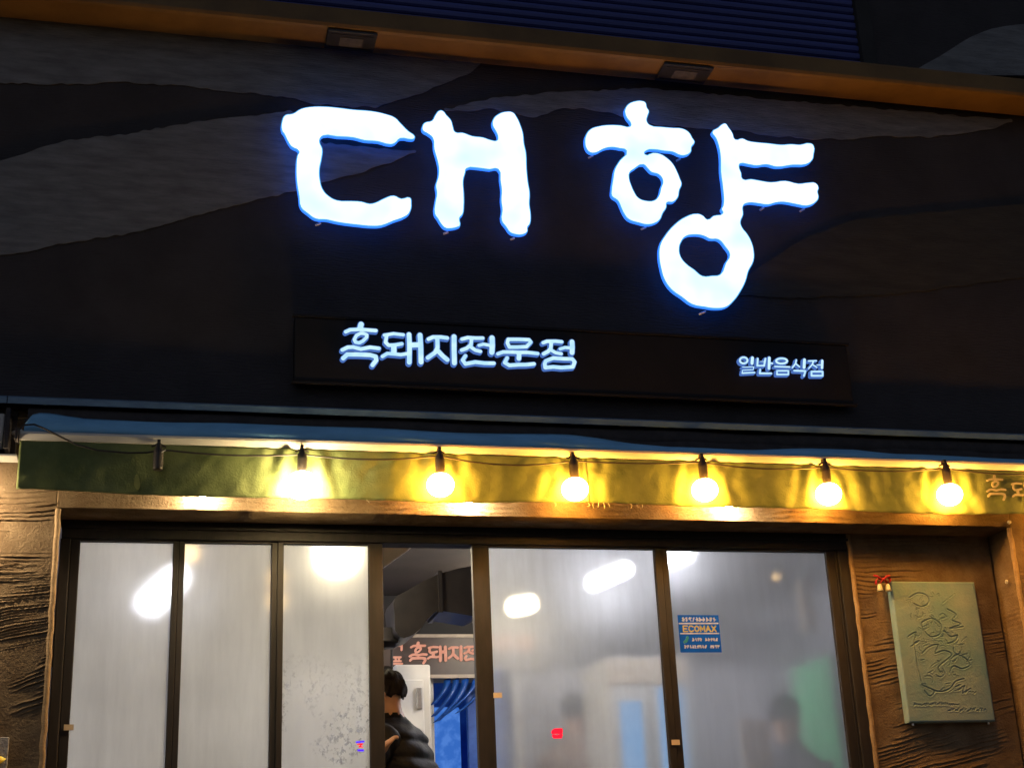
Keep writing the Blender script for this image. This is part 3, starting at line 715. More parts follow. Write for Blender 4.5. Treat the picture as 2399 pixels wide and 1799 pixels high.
# bracket arm at the left end
gm = Geo()
bx = P(20, 1000, -0.07).x
gm.box(bx - .07, bx - .05, -.11, -.006, z_rail_b - .03, z_hood - .05, .003)
gm.box(bx - .012, bx + .008, -.11, -.006, z_rail_b - .03, z_hood - .05, .003)
gm.box(bx - .09, bx + .03, -.012, -.003, z_rail_b - .05, z_hood - .03, .002)
gm.done('wall_bracket', 'roller_cloth', aw)
Geo().tube([(bx - .031, -.07, z_rail_b - .02), (bx - .031, -.07, z_hood - .07)], .015, 12).done('bracket_post', 'rail_white', aw, smooth=True)
Geo().tube([(bx + .02, -.07, z_rail_b + .05), (bx + .05, -.10, z_rail_b + .055), (ax0 + .02, Y_VAL + .03, z_rail_b + .03)], .009, 10).done('folding_arm', 'rail_white', aw, smooth=True)
box('bracket_foot', bx - .09, bx + .045, -.1, -.004, z_rail_b - .062, z_rail_b - .052, 'rail_white', aw, b=.002)

# ================================================================== string lights
Y_B = Y_VAL - 0.062
cable = []
def cab(a, b, y): p = P(a, b, y); cable.append((p.x, p.y, p.z))
for a, b in ((42, 1035), (44, 1008), (55, 996), (80, 994), (100, 1002), (140, 1022), (180, 1042), (230, 1055), (300, 1061), (345, 1060), (372, 1055)): cab(a, b, Y_VAL - .03)
soc_y = []
for i, a in enumerate(bulb_px):
    soc_y.append(1047 + (a - 372)*0.0245 + (4 if i % 2 else 0))
for i in range(len(bulb_px) - 1):
    a0, a1 = bulb_px[i], bulb_px[i+1]
    sag = [8, 10, 15, 4, 9, 8, 8][i]
    for k in range(1, 13):
        t = k/12
        cab(a0 + (a1 - a0)*t, soc_y[i] + 5 + (soc_y[i+1] - soc_y[i])*t + sag*4*t*(1 - t), Y_VAL - .035)
ct = Geo().tube(cable, 0.0042, 8).done('light_cable', 'black_rubber', None, smooth=True)
tag(ct, 'thin black cable of the string lights running along the green valance', 'cable')
labs = ['black socket without a lit bulb, leftmost on the string-light cable',
        'pale glowing bulb, first lit one from the left on the string-light cable',
        'yellow glowing bulb, second lit one from the left on the string-light cable',
        'yellow glowing bulb, third lit one from the left on the string-light cable',
        'yellow glowing bulb, fourth lit one from the left on the string-light cable',
        'yellow glowing bulb, fifth lit one from the left on the string-light cable',
        'yellow glowing bulb hanging nearest to the valance lettering, sixth lit one on the cable', 'yellow glowing bulb at the far right end of the string-light cable']
bulb_cy = [None, 1128, 1143, 1150, 1150, 1150, 1153]
for i, a in enumerate(bulb_px):
    top = P(a, soc_y[i], Y_B + .02)
    t = thing('string_light', labs[i], 'light bulb', top, 'bulbs of the string light')
    L = 0.104
    prof = [(0.006, 0.022), (0.012, 0.012), (0.0125, 0.0), (0.020, -0.012), (0.0215, -0.03)]
    for k in range(5): prof += [(0.0225, -0.034 - .013*k), (0.0205, -0.041 - .013*k)]
    prof += [(0.022, -0.098), (0.018, -L)]
    Geo().lathe(top, prof, 18).done('socket', 'black_rubber', t, smooth=True)
    gm = Geo(); gm.tube([top + Vector((-.03, .012, .004)), top + Vector((0, 0, .016)), top + Vector((.03, .012, .004))], .0045, 8)
    gm.box(top.x - .007, top.x + .007, top.y - .004, top.y + .03, top.z + .012, top.z + .034, .002)
    gm.done('clip', 'black_rubber', t)
    if i == 0:
        Geo().tube([top + Vector((.012, -.016, -.03)), top + Vector((.03, -.02, -.018))], .0022, 6).done('tie', 'rail_white', t)
        continue
    r = 0.062 if i > 1 else 0.072
    c = top + Vector((0, 0, -L - r*.66))
    prof = [(0.016, r*.86), (0.02, r*.80)] + [(r*math.sin(math.radians(q)), .88*r*math.cos(math.radians(q))) for q in range(30, 180, 10)] + [(0.0015, -.88*r)]
    Geo().lathe(c, prof, 24).done('bulb', 'bulb_pale' if i == 1 else 'bulb_warm', t, smooth=True)

# ================================================================== wall lamps behind the valance
for i, (a, b) in enumerate(((474, 1172), (1095, 1182), (1700, 1190), (-140, 1160))):
    p = P(a, b, -0.01)
    zc = z_val_b + 0.030; ya = -.048 if i < 3 else -.125
    t = thing('wall_lamp', ['small wall lamp behind the valance, left of the pale bulb', 'small wall lamp behind the valance, beside the second lit bulb', 'small wall lamp behind the valance, beside the fourth lit bulb', 'wall lamp under the hood just left of the awning end'][i], 'lamp', (p.x, -0.012, zc), 'wall lamps behind the valance')
    Geo().lathe((p.x, -0.016, zc + .05), [(0.035, -.01), (0.037, 0.0), (0.03, .008)], 18, 'y').done('base_plate', 'steel', t, smooth=True)
    Geo().tube([(p.x, -.02, zc + .05), (p.x, ya + .003, zc + .05), (p.x, ya, zc + .03)], .007, 8).done('arm', 'steel', t, smooth=True)
    Geo().lathe((p.x, ya, zc), [(0.016, .032), (0.022, .026), (0.040, .004), (0.038, .004), (0.02, .022), (.001, .024)], 20).done('shade', 'steel', t, smooth=True)
    r = .017 if i < 3 else .027
    Geo().lathe((p.x, ya, zc - .004), [(r*math.sin(math.radians(q)) + .0006, r*math.cos(math.radians(q))) for q in range(0, 181, 15)], 16).done('bulb', 'wall_lamp_light', t, smooth=True)

# ================================================================== glazed sliding doors
Y_F0, Y_F1 = 0.215, 0.275           # frame depth
Z_HEAD = P(1200, 1278, Y_F0).z      # top of the panes
ft = thing('door_frame', 'dark metal door frame set into the plastered entrance recess', 'door frame', (1.5, Y_F0, FLOOR))
box('head_rail', XL + .004, XD - .002, Y_F0 - .012, Y_F1 + .03, Z_HEAD + .002, Z_LINTEL + .05, 'frame_dark', ft, b=.004)
box('head_lip', XL + .004, XD - .002, Y_F0 - .024, Y_F0 - .0125, Z_HEAD + .045, Z_HEAD + .058, 'frame_dark', ft)
xa = P(160, 1500, Y_F0).x
box('jamb', XL + .0005, XL + .045, Y_F0 - .012, Y_F1 + .03, FLOOR, Z_HEAD + .0015, 'frame_dark', ft, b=.004)
box('jamb', XD - .060, XD - .002, Y_F0 - .012, Y_F1 + .03, FLOOR, Z_HEAD + .0015, 'frame_dark', ft, b=.004)
box('jamb_bead', XD - .072, XD - .0605, Y_F0, Y_F1 + .02, FLOOR, Z_HEAD + .0015, 'frame_dark', ft, b=.003)
box('threshold', XL + .046, XD - .073, Y_F0 - .012, Y_F1 + .03, FLOOR - .06, FLOOR, 'frame_dark', ft)
def xpx(a, y=Y_F0): return P(a, 1270, y).x
SASH = [  # outer left, glass left, glass right, outer right (in photo columns at the top), film, label
 (None, 188, 406, 419.9, 'fog_dense', 'leftmost narrow steamed-up glass door with a white lamp glowing behind'),
 (420.1, 434, 637, 650.9, 'fog_dense', 'second narrow steamed-up glass door from the left'),
 (651.1, 665, 863, 896, 'fog_wet', 'narrow steamed-up glass door beside the open doorway, wet near the bottom'),
 (1105, 1144, 1531, 1546.4, 'fog_mid', 'wide misted glass door right of the open doorway'),
 (1546.6, 1562, 1933, None, 'fog_thin', 'rightmost wide misted glass door with the blue sticker'),
]
for i, (o0, g0, g1, o1, film, lab) in enumerate(SASH):
    yo = Y_F0 + (0.002 if i not in (2, 3) else -0.004)
    x0 = xpx(o0) if o0 else XL + .0455
    x1 = xpx(o1) if o1 else XD - .0725
    a, b = xpx(g0), xpx(g1)
    zt = Z_HEAD - 0.001
    t = thing('glass_door', lab, 'door', ((x0 + x1)/2, yo, FLOOR), 'sliding glass doors')
    box('stile', x0, a, yo, yo + .04, FLOOR + .004, zt, 'frame_dark', t, b=.003)
    box('stile', b, x1, yo, yo + .04, FLOOR + .004, zt, 'frame_dark', t, b=.003)
    box('bottom_rail', a + .0005, b - .0005, yo + .001, yo + .039, FLOOR + .004, FLOOR + .2, 'frame_dark', t, b=.003)
    box('top_rail', a + .0005, b - .0005, yo + .001, yo + .039, zt - .006, zt - .0005, 'frame_dark', t)
    pn = box('pane', a - .004, b + .004, yo + .016, yo + .022, FLOOR + .15, zt - .002, 'pane_glass', t)
    fm = link('condensation', [(a - .003, yo + .026, FLOOR + .16), (b + .003, yo + .026, FLOOR + .16), (b + .003, yo + .026, zt - .004), (a - .003, yo + .026, zt - .004)], [(0, 1, 2, 3)], film, pn)
# sticker on the right pane
Y_ST = Y_F0 + 0.002 + 0.0158
cs = [P(1585, 1440, Y_ST), P(1683, 1440, Y_ST), P(1688, 1527, Y_ST), P(1592, 1528, Y_ST)]
sx0, sx1 = cs[0].x + .004, cs[1].x
sz1, sz0 = cs[0].z, cs[3].z
sk = thing('sticker', 'square blue sticker with white and yellow print on the right glass door', 'sticker', ((sx0 + sx1)/2, Y_ST, sz0))
def march(name, xs, zs, S, depth):
    X, Z = np.meshgrid(xs, zs); verts, faces, cache, bnd = [], [], {}, []
    def node(i, j):
        if (i, j) not in cache: cache[(i, j)] = len(verts); verts.append((xs[j], zs[i]))
        return cache[(i, j)]
    def cutp(c, d):
        k = (min(c, d), max(c, d), 'e')
        if k not in cache:
            t = S[c]/(S[c] - S[d]); cache[k] = len(verts); verts.append((xs[c[1]] + t*(xs[d[1]] - xs[c[1]]), zs[c[0]] + t*(zs[d[0]] - zs[c[0]])))
        return cache[k]
    for i in range(len(zs) - 1):
        for j in range(len(xs) - 1):
            cs = [(i, j), (i, j+1), (i+1, j+1), (i+1, j)]; ins = [S[c] < 0 for c in cs]
            if not any(ins): continue
            poly = []
            for k in range(4):
                if ins[k]: poly.append(node(*cs[k]))
                if ins[k] != ins[(k+1) % 4]: poly.append(cutp(cs[k], cs[(k+1) % 4]))
            if len(poly) >= 3: faces.append(tuple(poly))
    me = bpy.data.meshes.new(name); me.from_pydata([(x, 0, z) for x, z in verts], [], faces); me.update(); return me
SW, SH = sx1 - sx0, sz1 - sz0
rs_ = random.Random(11)
def at_s(u, w): return (u*SW, -w*SH)
ink = {'print_white': [], 'print_yellow': [], 'print_teal': []}
ink['print_white'] += [([at_s(.03, .228), at_s(.97, .222)], SH*.038), ([at_s(.04, .497), at_s(.97, .492)], SH*.034)]
def scribble(u0, u1, w, h, n, gaps, key):
    for k in range(n):
        u = u0 + (u1 - u0)*(k + .5)/n; d = (u1 - u0)/n*.42
        if any(abs(u - q) < d*1.3 for q in gaps): continue
        for q in range(rs_.choice((2, 3))):
            ink[key].append(([at_s(u + rs_.uniform(-d, 0), w + rs_.uniform(-h, h)), at_s(u + rs_.uniform(0, d), w + rs_.uniform(-h, h))], SH*rs_.uniform(.020, .032)))
        ink[key].append(([at_s(u + d*rs_.uniform(-.6, .6), w - h), at_s(u + d*rs_.uniform(-.6, .6), w + h)], SH*.024))
scribble(.09, .93, .118, .05, 10, (), 'print_white')       # rows too blurred to read in the photograph
scribble(.30, .93, .655, .036, 10, (.61,), 'print_white')
scribble(.10, .96, .845, .036, 14, (.69,), 'print_white')
def caps(word, u0, u1, w0, w1, wd, key):
    G = {'E': [[(1, 0), (0, 0), (0, 1), (1, 1)], [(0, .5), (.8, .5)]], 'C': [[(1, .15), (.7, 0), (.25, 0), (0, .3), (0, .7), (.25, 1), (.7, 1), (1, .85)]], 'O': [[(.5, 0), (.1, .2), (0, .5), (.1, .8), (.5, 1), (.9, .8), (1, .5), (.9, .2), (.5, 0)]],
         'M': [[(0, 1), (0, 0), (.5, .7), (1, 0), (1, 1)]], 'A': [[(0, 1), (.5, 0), (1, 1)], [(.2, .65), (.8, .65)]], 'X': [[(0, 0), (1, 1)], [(1, 0), (0, 1)]]}
    n = len(word); cw = (u1 - u0)/n
    for k, ch in enumerate(word):
        for st_ in G[ch]: ink[key].append(([at_s(u0 + cw*(k + .12) + cw*.72*a, w0 + (w1 - w0)*b) for a, b in st_], wd))
caps('ECOMAX', .10, .93, .295, .44, SH*.036, 'print_yellow')
ink['print_teal'].append(([at_s(.12, .72), at_s(.17, .69), at_s(.20, .60)], SH*.075))
stp = SH/95
gx, gz = np.arange(-stp, SW + 2*stp, stp), np.arange(-SH - stp, 2*stp, stp)
GX, GZ = np.meshgrid(gx, gz)
allink = np.full(GX.shape, 9.0)
for key, stl in ink.items():
    S_ = np.full(GX.shape, 9.0)
    for pts_, w_ in stl:
        for a_, b_ in zip(pts_[:-1], pts_[1:]): S_ = np.minimum(S_, seg_sdf(GX, GZ, a_, b_, w_/2))
    if key == 'print_white': S_ = np.maximum(S_, .0006 - allink)
    allink = np.minimum(allink, S_)
    o = link_mesh('lettering', with_mat(march('lettering', gx, gz, S_, 0), key), sk, (sx0, Y_ST - .0012, sz1))
rect = np.maximum(np.maximum(-GX, GX - SW), np.maximum(GZ, -SH - GZ))
link_mesh('backing', with_mat(march('backing', gx, gz, np.maximum(rect, .0002 - allink), 0), 'sticker_blue'), sk, (sx0, Y_ST - .0006, sz1))
# small handles / notes on the stiles
for (a, b, lab, mname) in ((1582, 1738, 'small pale tag stuck on the stile below the blue sticker', 'beige_paper'), (160, 1703, 'small pale tag on the left edge of the leftmost glass door', 'beige_paper'), (1165, 1628, 'small pale paper tag at the left edge of the wide misted door', 'beige_paper')):
    p = P(a, b, Y_F0 - .006)
    tg = Geo().box(p.x - .018, p.x + .022, Y_F0 - .0075, Y_F0 - .0055, p.z - .012, p.z + .012).done('paper_tag', mname, None)
    tag(tg, lab, 'tag')

# ================================================================== stone relief, ribbon with bells, mosaic
Y_PAN = RECESS - 0.05
cs = [P(2090, 1361, Y_PAN), P(2281, 1360, Y_PAN), P(2335, 1688, Y_PAN), P(2126, 1692, Y_PAN)]
px0 = (cs[0].x + cs[3].x)/2; px1 = (cs[1].x + cs[2].x)/2; pz1 = cs[0].z; pz0 = cs[3].z
pt = thing('stone_relief', 'grey-green stone tablet with carved lines on the recessed plaster wall', 'stone tablet', ((px0 + px1)/2, RECESS, pz0))
# carved slab: grid with engraved strokes
def pan(u, w): return (px0 + (px1 - px0)*u, pz1 - (pz1 - pz0)*w)
NXP, NZP = 170, 270
X, Z = np.meshgrid(np.linspace(px0, px1, NXP), np.linspace(pz0, pz1, NZP))
S = np.full(X.shape, 9.0)
rr = random.Random(5)
def carve(pts, w):
    global S
    pts = [np.array(p) for p in pts]; fine = []
    for i in range(len(pts) - 1):       # rounded chisel line through the given points
        p0, p1, p2, p3 = pts[max(i - 1, 0)], pts[i], pts[i+1], pts[min(i + 2, len(pts) - 1)]
        for k in range(4):
            t = k/4; fine.append(.5*(2*p1 + (p2 - p0)*t + (2*p0 - 5*p1 + 4*p2 - p3)*t*t + (3*p1 - p0 - 3*p2 + p3)*t**3))
    q = [pan(*p) for p in fine + [pts[-1]]]; w *= .75
    for a, b in zip(q[:-1], q[1:]): S = np.minimum(S, seg_sdf(X, Z, a, b, w))
carve([(.20,.12),(.30,.085),(.40,.10),(.42,.15),(.33,.185),(.24,.16)], .003)
carve([(.30,.30),(.42,.27),(.52,.31),(.50,.38),(.38,.40),(.30,.34),(.30,.30)], .003)
carve([(.62,.20),(.72,.24),(.66,.28),(.76,.31),(.62,.34),(.78,.33)], .003)
carve([(.55,.36),(.62,.40),(.70,.39),(.66,.43),(.58,.45)], .004)
carve([(.12,.40),(.22,.37),(.18,.44),(.24,.43),(.14,.47)], .003)
carve([(.18,.44),(.18,.60),(.20,.72)], .0025)
carve([(.25,.52),(.36,.47),(.46,.46),(.40,.52),(.52,.50),(.60,.53),(.50,.58),(.42,.62),(.44,.66)], .003)
carve([(.58,.56),(.66,.53),(.74,.55),(.80,.60),(.70,.63),(.60,.61),(.54,.66)], .003)
carve([(.20,.74),(.30,.77),(.40,.79),(.52,.77),(.60,.72),(.70,.70)], .003)
carve([(.22,.78),(.28,.82),(.34,.79)], .003); carve([(.62,.78),(.70,.75),(.66,.80),(.76,.77)], .0025)
for k in range(70):
    u, w = rr.gauss(.48, .17), rr.gauss(.45, .19)
    if not (.12 < u < .82 and .08 < w < .80): continue
    r0, a0 = rr.uniform(.02, .06), rr.uniform(0, 6.3)
    carve([(u + r0*math.cos(a0 + q), w + .6*r0*math.sin(a0 + q)) for q in np.linspace(0, rr.uniform(1.2, 3.6), 4)], rr.uniform(.0009, .0018))
for k in range(30):
    u, w = rr.uniform(.15, .8), rr.uniform(.1, .8); du, dw = rr.uniform(.02, .09), rr.uniform(-.035, .01)
    carve([(u, w), (u + du, w + dw)], rr.uniform(.001, .0022))
for k in range(24): u = .08 + .022*k; carve([(u, .883 + rr.uniform(-.006, .006)), (u + .013, .875 + rr.uniform(-.012, .008))], .0022)
for k in range(16): u = .46 + .028*k; carve([(u, .925 + rr.uniform(-.006, .006)), (u + .018, .917 + rr.uniform(-.012, .008))], .0026)
for k in range(5): u = .66 + .034*k; carve([(u, .80 + rr.uniform(-.006, .006)), (u + .02, .792)], .0022)
H = -0.0055*np.clip((.0008 - S)/.002, 0, 1) + 0.0015*np.clip(1 - np.abs(S - .004)/.004, 0, 1)
H += .003*(fbm(X*7, Z*7, 61, 2) - .5) + .0008*(fbm(X*60, Z*60, 64, 2) - .5)
ed = np.minimum.reduce([X - px0, px1 - X, Z - pz0, pz1 - Z]); H -= .006*np.clip(1 - ed/.008, 0, 1)**2
v = np.stack([X, Y_PAN - H, Z], -1).reshape(-1, 3)
idx = np.arange(NXP*NZP).reshape(NZP, NXP)
f = np.stack([idx[:-1, :-1], idx[:-1, 1:], idx[1:, 1:], idx[1:, :-1]], -1).reshape(-1, 4).tolist()
loop = list(idx[0, :]) + list(idx[1:, -1]) + list(idx[-1, -2::-1]) + list(idx[-2:0:-1, 0]); L = len(loop); k0 = len(v)
bv = v[loop].copy(); bv[:, 1] = RECESS - .006
v = np.vstack([v, bv]); f += [(loop[(i+1) % L], loop[i], k0 + i, k0 + (i+1) % L) for i in range(L)]
link('slab', v.tolist(), f, 'stone_panel', pt, smooth=True)
Geo().tube([(px0 + .03, RECESS - .03, pz0 - .001), (px0 + .03, RECESS - .03, pz0 - .012)], .006, 8).done('support_pin', 'steel', pt)
Geo().tube([(px1 - .03, RECESS - .03, pz0 - .001), (px1 - .03, RECESS - .03, pz0 - .012)], .006, 8).done('support_pin', 'steel', pt)

c = P(2068, 1357, Y_PAN - .015)
bt = thing('ribbon_with_bells', 'red ribbon bow with two cream bells at the corner of the stone tablet', 'ornament', c)
for s, rot in ((-1, .35), (1, -.15)):
    gm = Geo(); vv = []; N = 14
    for k in range(N + 1):
        a = 2*math.pi*k/N
        rad = .034*abs(math.sin(a/2))**.7
        x = s*(.004 + rad*1.05*abs(math.sin(a/2)));  z = .017*math.sin(a)*abs(math.sin(a/2))
        ca, sa = math.cos(rot*s), math.sin(rot)
        for dy in (-.011, .011): vv.append((c.x + x, c.y + dy + .004*math.sin(a*2), c.z + z + x*sa))
    gm.add(vv, [(2*k, 2*k + 1, 2*k + 3, 2*k + 2) for k in range(N)])
    gm.done('bow_loop', 'ribbon_red', bt, smooth=True)
    gm = Geo(); gm.tube([c, c + Vector((s*.012, -.002, -.014)), c + Vector((s*.021, 0, -.024))], .0022, 6).done('cord', 'ribbon_red', bt)
    Geo().lathe(c + Vector((s*.022, -.002, -.045)), [(.002, .023), (.008, .020), (.0115, .010), (.012, -.002), (.0165, -.014), (.0155, -.014), (.004, -.004)], 14).done('bell', 'bell_cream', bt, smooth=True)
    Geo().tube([c + Vector((0, 0, -.003)), c + Vector((s*.028, .003, .018)), c + Vector((s*.045, .004, .022))], [.005, .006, .004], 6).done('ribbon_tail', 'ribbon_red', bt, smooth=True)
Geo().lathe(c, [(.003, .009), (.009, .005), (.0105, 0), (.009, -.005), (.003, -.009)], 10).done('knot', 'ribbon_red', bt, smooth=True)
Geo().tube([(c.x - .002, c.y, c.z + .008), (c.x, RECESS - .012, c.z + .02)], .002, 6).done('nail', 'steel', bt)

# small screw fittings in the right pier's inner face
for a, b, lab in ((2356, 1362, 'small pale screw plug in the right reveal beside the stone tablet'), (2362, 1224, 'small pale fitting on the plaster above the right reveal')):
    p = P(a, b, 0.0 if b < 1300 else 0.08)
    if b > 1300:
        o = Geo().lathe((XR - .006, .08, p.z), [(.004, -.008), (.010, -.006), (.010, 0.0), (.003, .003)], 12, 'x').done('wall_plug', 'rail_white', None, smooth=True)
    else:
        o = Geo().lathe((p.x, -.012, p.z), [(.003, -.004), (.009, -.003), (.010, .004), (.004, .010)], 12, 'y').done('wall_plug', 'rail_white', None, smooth=True)
    tag(o, lab, 'fitting')

mt = thing('flower_mosaic', 'grey panel with yellow petals at the lower left edge of the wall', 'panel', (P(-40, 1799, -.02).x, -.02, P(0, 1900, -.02).z))
mx1 = P(19, 1760, -.03).x; mz1 = P(0, 1726, -.03).z
box('panel', mx1 - .5, mx1, -.032, -.016, mz1 - .5, mz1, 'mosaic_grey', mt, b=.003)
def petal(cx0, cz0, L, W, ang):
    vv = [(cx0, -.036, cz0)]; N = 10
    for k in range(N + 1):
        t = k/N; w = W*math.sin(math.pi*t)**.8
        for s in (-1, 1):
            dx, dz = L*t, s*w
            vv.append((cx0 + dx*math.cos(ang) - dz*math.sin(ang), -.037 - .010*math.sin(math.pi*t) + .006*abs(s)*0, cz0 + dx*math.sin(ang) + dz*math.cos(ang)))
    fs = [(1 + 2*k, 2 + 2*k, 4 + 2*k, 3 + 2*k) for k in range(N)]
    o = link('petal', vv, fs, 'petal_yellow', mt, smooth=True); o.modifiers.new('s', 'SOLIDIFY').thickness = .004
for k in range(9):
    petal(mx1 - .11, mz1 - .105, .105, .022, math.radians(-70 + 40*k))

# ================================================================== interior
CEIL = 3.55
X0I, X1I, Y1I = -0.95, 4.7, 6.6
box('room_floor', X0I, X1I, WALL_T, Y1I, FLOOR - .2, FLOOR - .002, 'deck', bld)
box('room_ceiling', X0I, X1I, WALL_T + .002, Y1I, CEIL, CEIL + .1, 'room_ceiling', bld)
box('room_back_wall', X0I, X1I, Y1I, Y1I + .1, FLOOR - .2, CEIL + .1, 'room_wall', bld)
box('room_side_wall', X0I - .1, X0I - .001, WALL_T, Y1I + .1, FLOOR - .2, CEIL + .1, 'room_wall', bld)
box('room_side_wall', X1I + .001, X1I + .1, WALL_T, Y1I + .1, FLOOR - .2, CEIL + .1, 'room_wall', bld)
box('deck_floor', XL + .001, XR - .001, -.028, WALL_T - .001, .12, FLOOR - .062, 'deck', bld)

def ceiling_tube(e0, e1, z, lab, r=.042, m='tube_white'):
    q0, q1 = PZ(*e0, z), PZ(*e1, z); p = (q0 + q1)/2
    t = thing('ceiling_light', lab, 'ceiling light', (p.x, p.y, z), 'lamps in the dining room')
    d = (q1 - q0)/2
    Geo().tube([p - d, p + d], r, 12).done('tube', m, t, smooth=True)
    gm = Geo(); gm.tube([p - d + Vector((0, 0, .075)), p + d + Vector((0, 0, .075))], .04, 4).done('housing', 'white_plastic', t)
    for s in (-1, 1): Geo().tube([p + d*s*.8 + Vector((0, 0, .11)), p + d*s*.8 + Vector((0, 0, CEIL - z))], .004, 6).done('hanger', 'steel', t)
    return p
def globe(a, b, z, r, m, lab):
    p = PZ(a, b, z)
    t = thing('pendant_lamp', lab, 'lamp', (p.x, p.y, z), 'lamps in the dining room')
    Geo().lathe(p, [(r*math.sin(math.radians(q)) + .0005, r*math.cos(math.radians(q))) for q in range(0, 181, 12)], 20).done('globe', m, t, smooth=True)
    Geo().tube([p + Vector((0, 0, r)), (p.x, p.y, CEIL)], .005, 6).done('cord', 'black_rubber', t)
    Geo().lathe(p + Vector((0, 0, r + .012)), [(.03, -.01), (.028, .012), (.012, .03)], 12).done('cap', 'black_rubber', t, smooth=True)
ceiling_tube((352, 1437), (412, 1372), 3.30, 'white tube light glowing behind the leftmost steamed door')
globe(780, 1312, 3.36, 0.115, 'globe_warm', 'large warm globe lamp glowing behind the door beside the doorway')
ceiling_tube((1358, 1388), (1440, 1352), 3.32, 'white tube light glowing in the middle of the wide misted door')
ceiling_tube((1172, 1446), (1216, 1436), 3.24, 'warm tube light glowing near the doorway behind the wide misted door', m='globe_warm')
ceiling_tube((1530, 1322), (1580, 1308), 3.38, 'white tube light glowing at the stile between the two wide doors')
globe(440, 1312, 3.34, 0.05, 'pendant_warm', 'small warm lamp glowing at the upper left of the second door')
globe(640, 1372, 3.30, 0.04, 'pendant_warm', 'upper small warm lamp behind the right edge of the second door')
globe(640, 1428, 3.22, 0.04, 'pendant_warm', 'lower small warm lamp behind the right edge of the second door')

# board with salmon letters
Y_BD = 3.4
bt0 = P(880, 1489, Y_BD); bt1 = P(1250, 1489, Y_BD); bb = P(1060, 1584, Y_BD)
bd = thing('name_board', 'dark board with salmon letters hanging inside above the blue curtain', 'sign', ((bt0.x + bt1.x)/2, Y_BD, bb.z))
box('board', bt0.x, bt1.x, Y_BD, Y_BD + .05, bb.z, bt0.z, 'board_grey', bd)
box('trim', bt0.x, bt1.x, Y_BD - .012, Y_BD - .001, bt0.z - .012, bt0.z + .01, 'board_trim', bd)
box('trim', bt0.x, bt1.x, Y_BD - .012, Y_BD - .001, bb.z - .012, bb.z + .012, 'board_trim', bd)
k = .43*(6.3 + Y_BD)/(6.3 + Y_SM)
bx_ = P(959, 1553, Y_BD)
ref_x = GL[0][1] - (GL[0][1] - min(x + GL[0][1] for x, z in GL[0][0][0][0]))
lx0 = P(800, 800, Y_SM).x; lz0 = GL[0][2]
for st_, ox, oz in GL:
    me = stroke_mesh('board_letter', [([(x*k, z*k) for x, z in s], w*k*.95) for s, w in st_], 0.004, 0.012)
    link_mesh('board_letter', with_mat(me, 'letter_salmon'), bd, (bx_.x + (ox - lx0)*k, Y_BD - .016, bx_.z + (oz - lz0)*k))
def zD(pts): return [(843 + a*.343, 1230 + b*.343) for a, b in pts]
for s in ([(ring(247, 805, 16, 14), 12), ([(288, 775), (286, 850)], 14), ([(262, 800), (284, 800)], 10), ([(262, 822), (284, 822)], 10)],
          [([(232, 900), (280, 900)], 13), ([(245, 905), (248, 925)], 12), ([(270, 905), (266, 925)], 12), ([(235, 926), (282, 926)], 12), ([(225, 944), (290, 944)], 13)]):
    stw = [(XZ(zD(q), Y_BD - .016), w*.343*(6.3 + Y_BD)/FOCAL) for q, w in s]
    me = stroke_mesh('board_letter', stw, 0.004, 0.012)
    link_mesh('board_letter', with_mat(me, 'letter_salmon'), bd, (0, Y_BD - .016, 0))

# exhaust duct with an elbow, and black bulkhead above the board
dt = thing('exhaust_duct', 'dark angled exhaust duct under the ceiling seen through the doorway', 'duct', (1.4, 2.0, 3.0))
Yd = 2.0
q = lambda a, b, y=Yd: P(a, b, y)
me = with_mat(curve_mesh('duct_run', [[(p.x, p.z) for p in (q(925, 1402), q(950, 1385))]+[(p.x, p.z) for p in (q(1015, 1350), q(1035, 1342), q(1150, 1340), q(1150, 1429), q(1030, 1430), q(1018, 1434), q(968, 1486), q(935, 1490), q(925, 1440))]], .16), 'duct')
link_mesh('duct_run', me, dt, (0, Yd + .16, 0))
for a, b in ((q(1030, 1342), q(1030, 1430)), (q(1138, 1340), q(1138, 1429))):
    Geo().box(a.x - .012, a.x + .012, Yd - .012, Yd + .335, b.z - .012, a.z + .012).done('flange', 'duct', dt)
p = q(912, 1478)
Geo().lathe((p.x + .0, Yd + .16, p.z - .01), [(.07, .05), (.07, -.02), (.08, -.02), (.08, -.035), (.07, -.035), (.06, -.06)], 20).done('collar', 'duct', dt, smooth=True)
bk = box('bulkhead', P(890, 1440, 3.55).x, P(1500, 1440, 3.55).x, 3.55, 3.7, P(1060, 1488, 3.55).z - .02, CEIL - .002, 'black_paint', bld)
# pale triangular ceiling panel near the opening
tri = [(P(893, 1266, 1.3).x, P(893, 1262, 1.3).z), (P(992, 1266, 1.3).x, P(992, 1262, 1.3).z), (P(893, 1333, 1.3).x, P(893, 1333, 1.3).z)]
gm = Geo(); gm.prism(tri, 1.3, 1.33)
o = gm.done('hood_gusset', 'white_plastic', None); tag(o, 'pale triangular metal gusset at the top left of the open doorway', 'panel')

# white cabinet beside the kitchen doorway
Y_CB = 3.0
a, b = P(925, 1556, Y_CB), P(1008, 1556, Y_CB)
cb = thing('white_cabinet', 'tall white cabinet behind the person in the black jacket', 'cabinet', ((a.x + b.x)/2, Y_CB, FLOOR))
box('body', a.x, b.x, Y_CB, Y_CB + .38, FLOOR, a.z, 'white_plastic', cb, b=.012)
box('door', a.x + .02, b.x - .05, Y_CB - .018, Y_CB - .001, FLOOR + .1, a.z - .10, 'white_plastic', cb, b=.006)
box('handle', b.x - .10, b.x - .065, Y_CB - .04, Y_CB - .019, P(950, 1625, Y_CB).z - .1, P(950, 1612, Y_CB).z, 'steel', cb, b=.004)
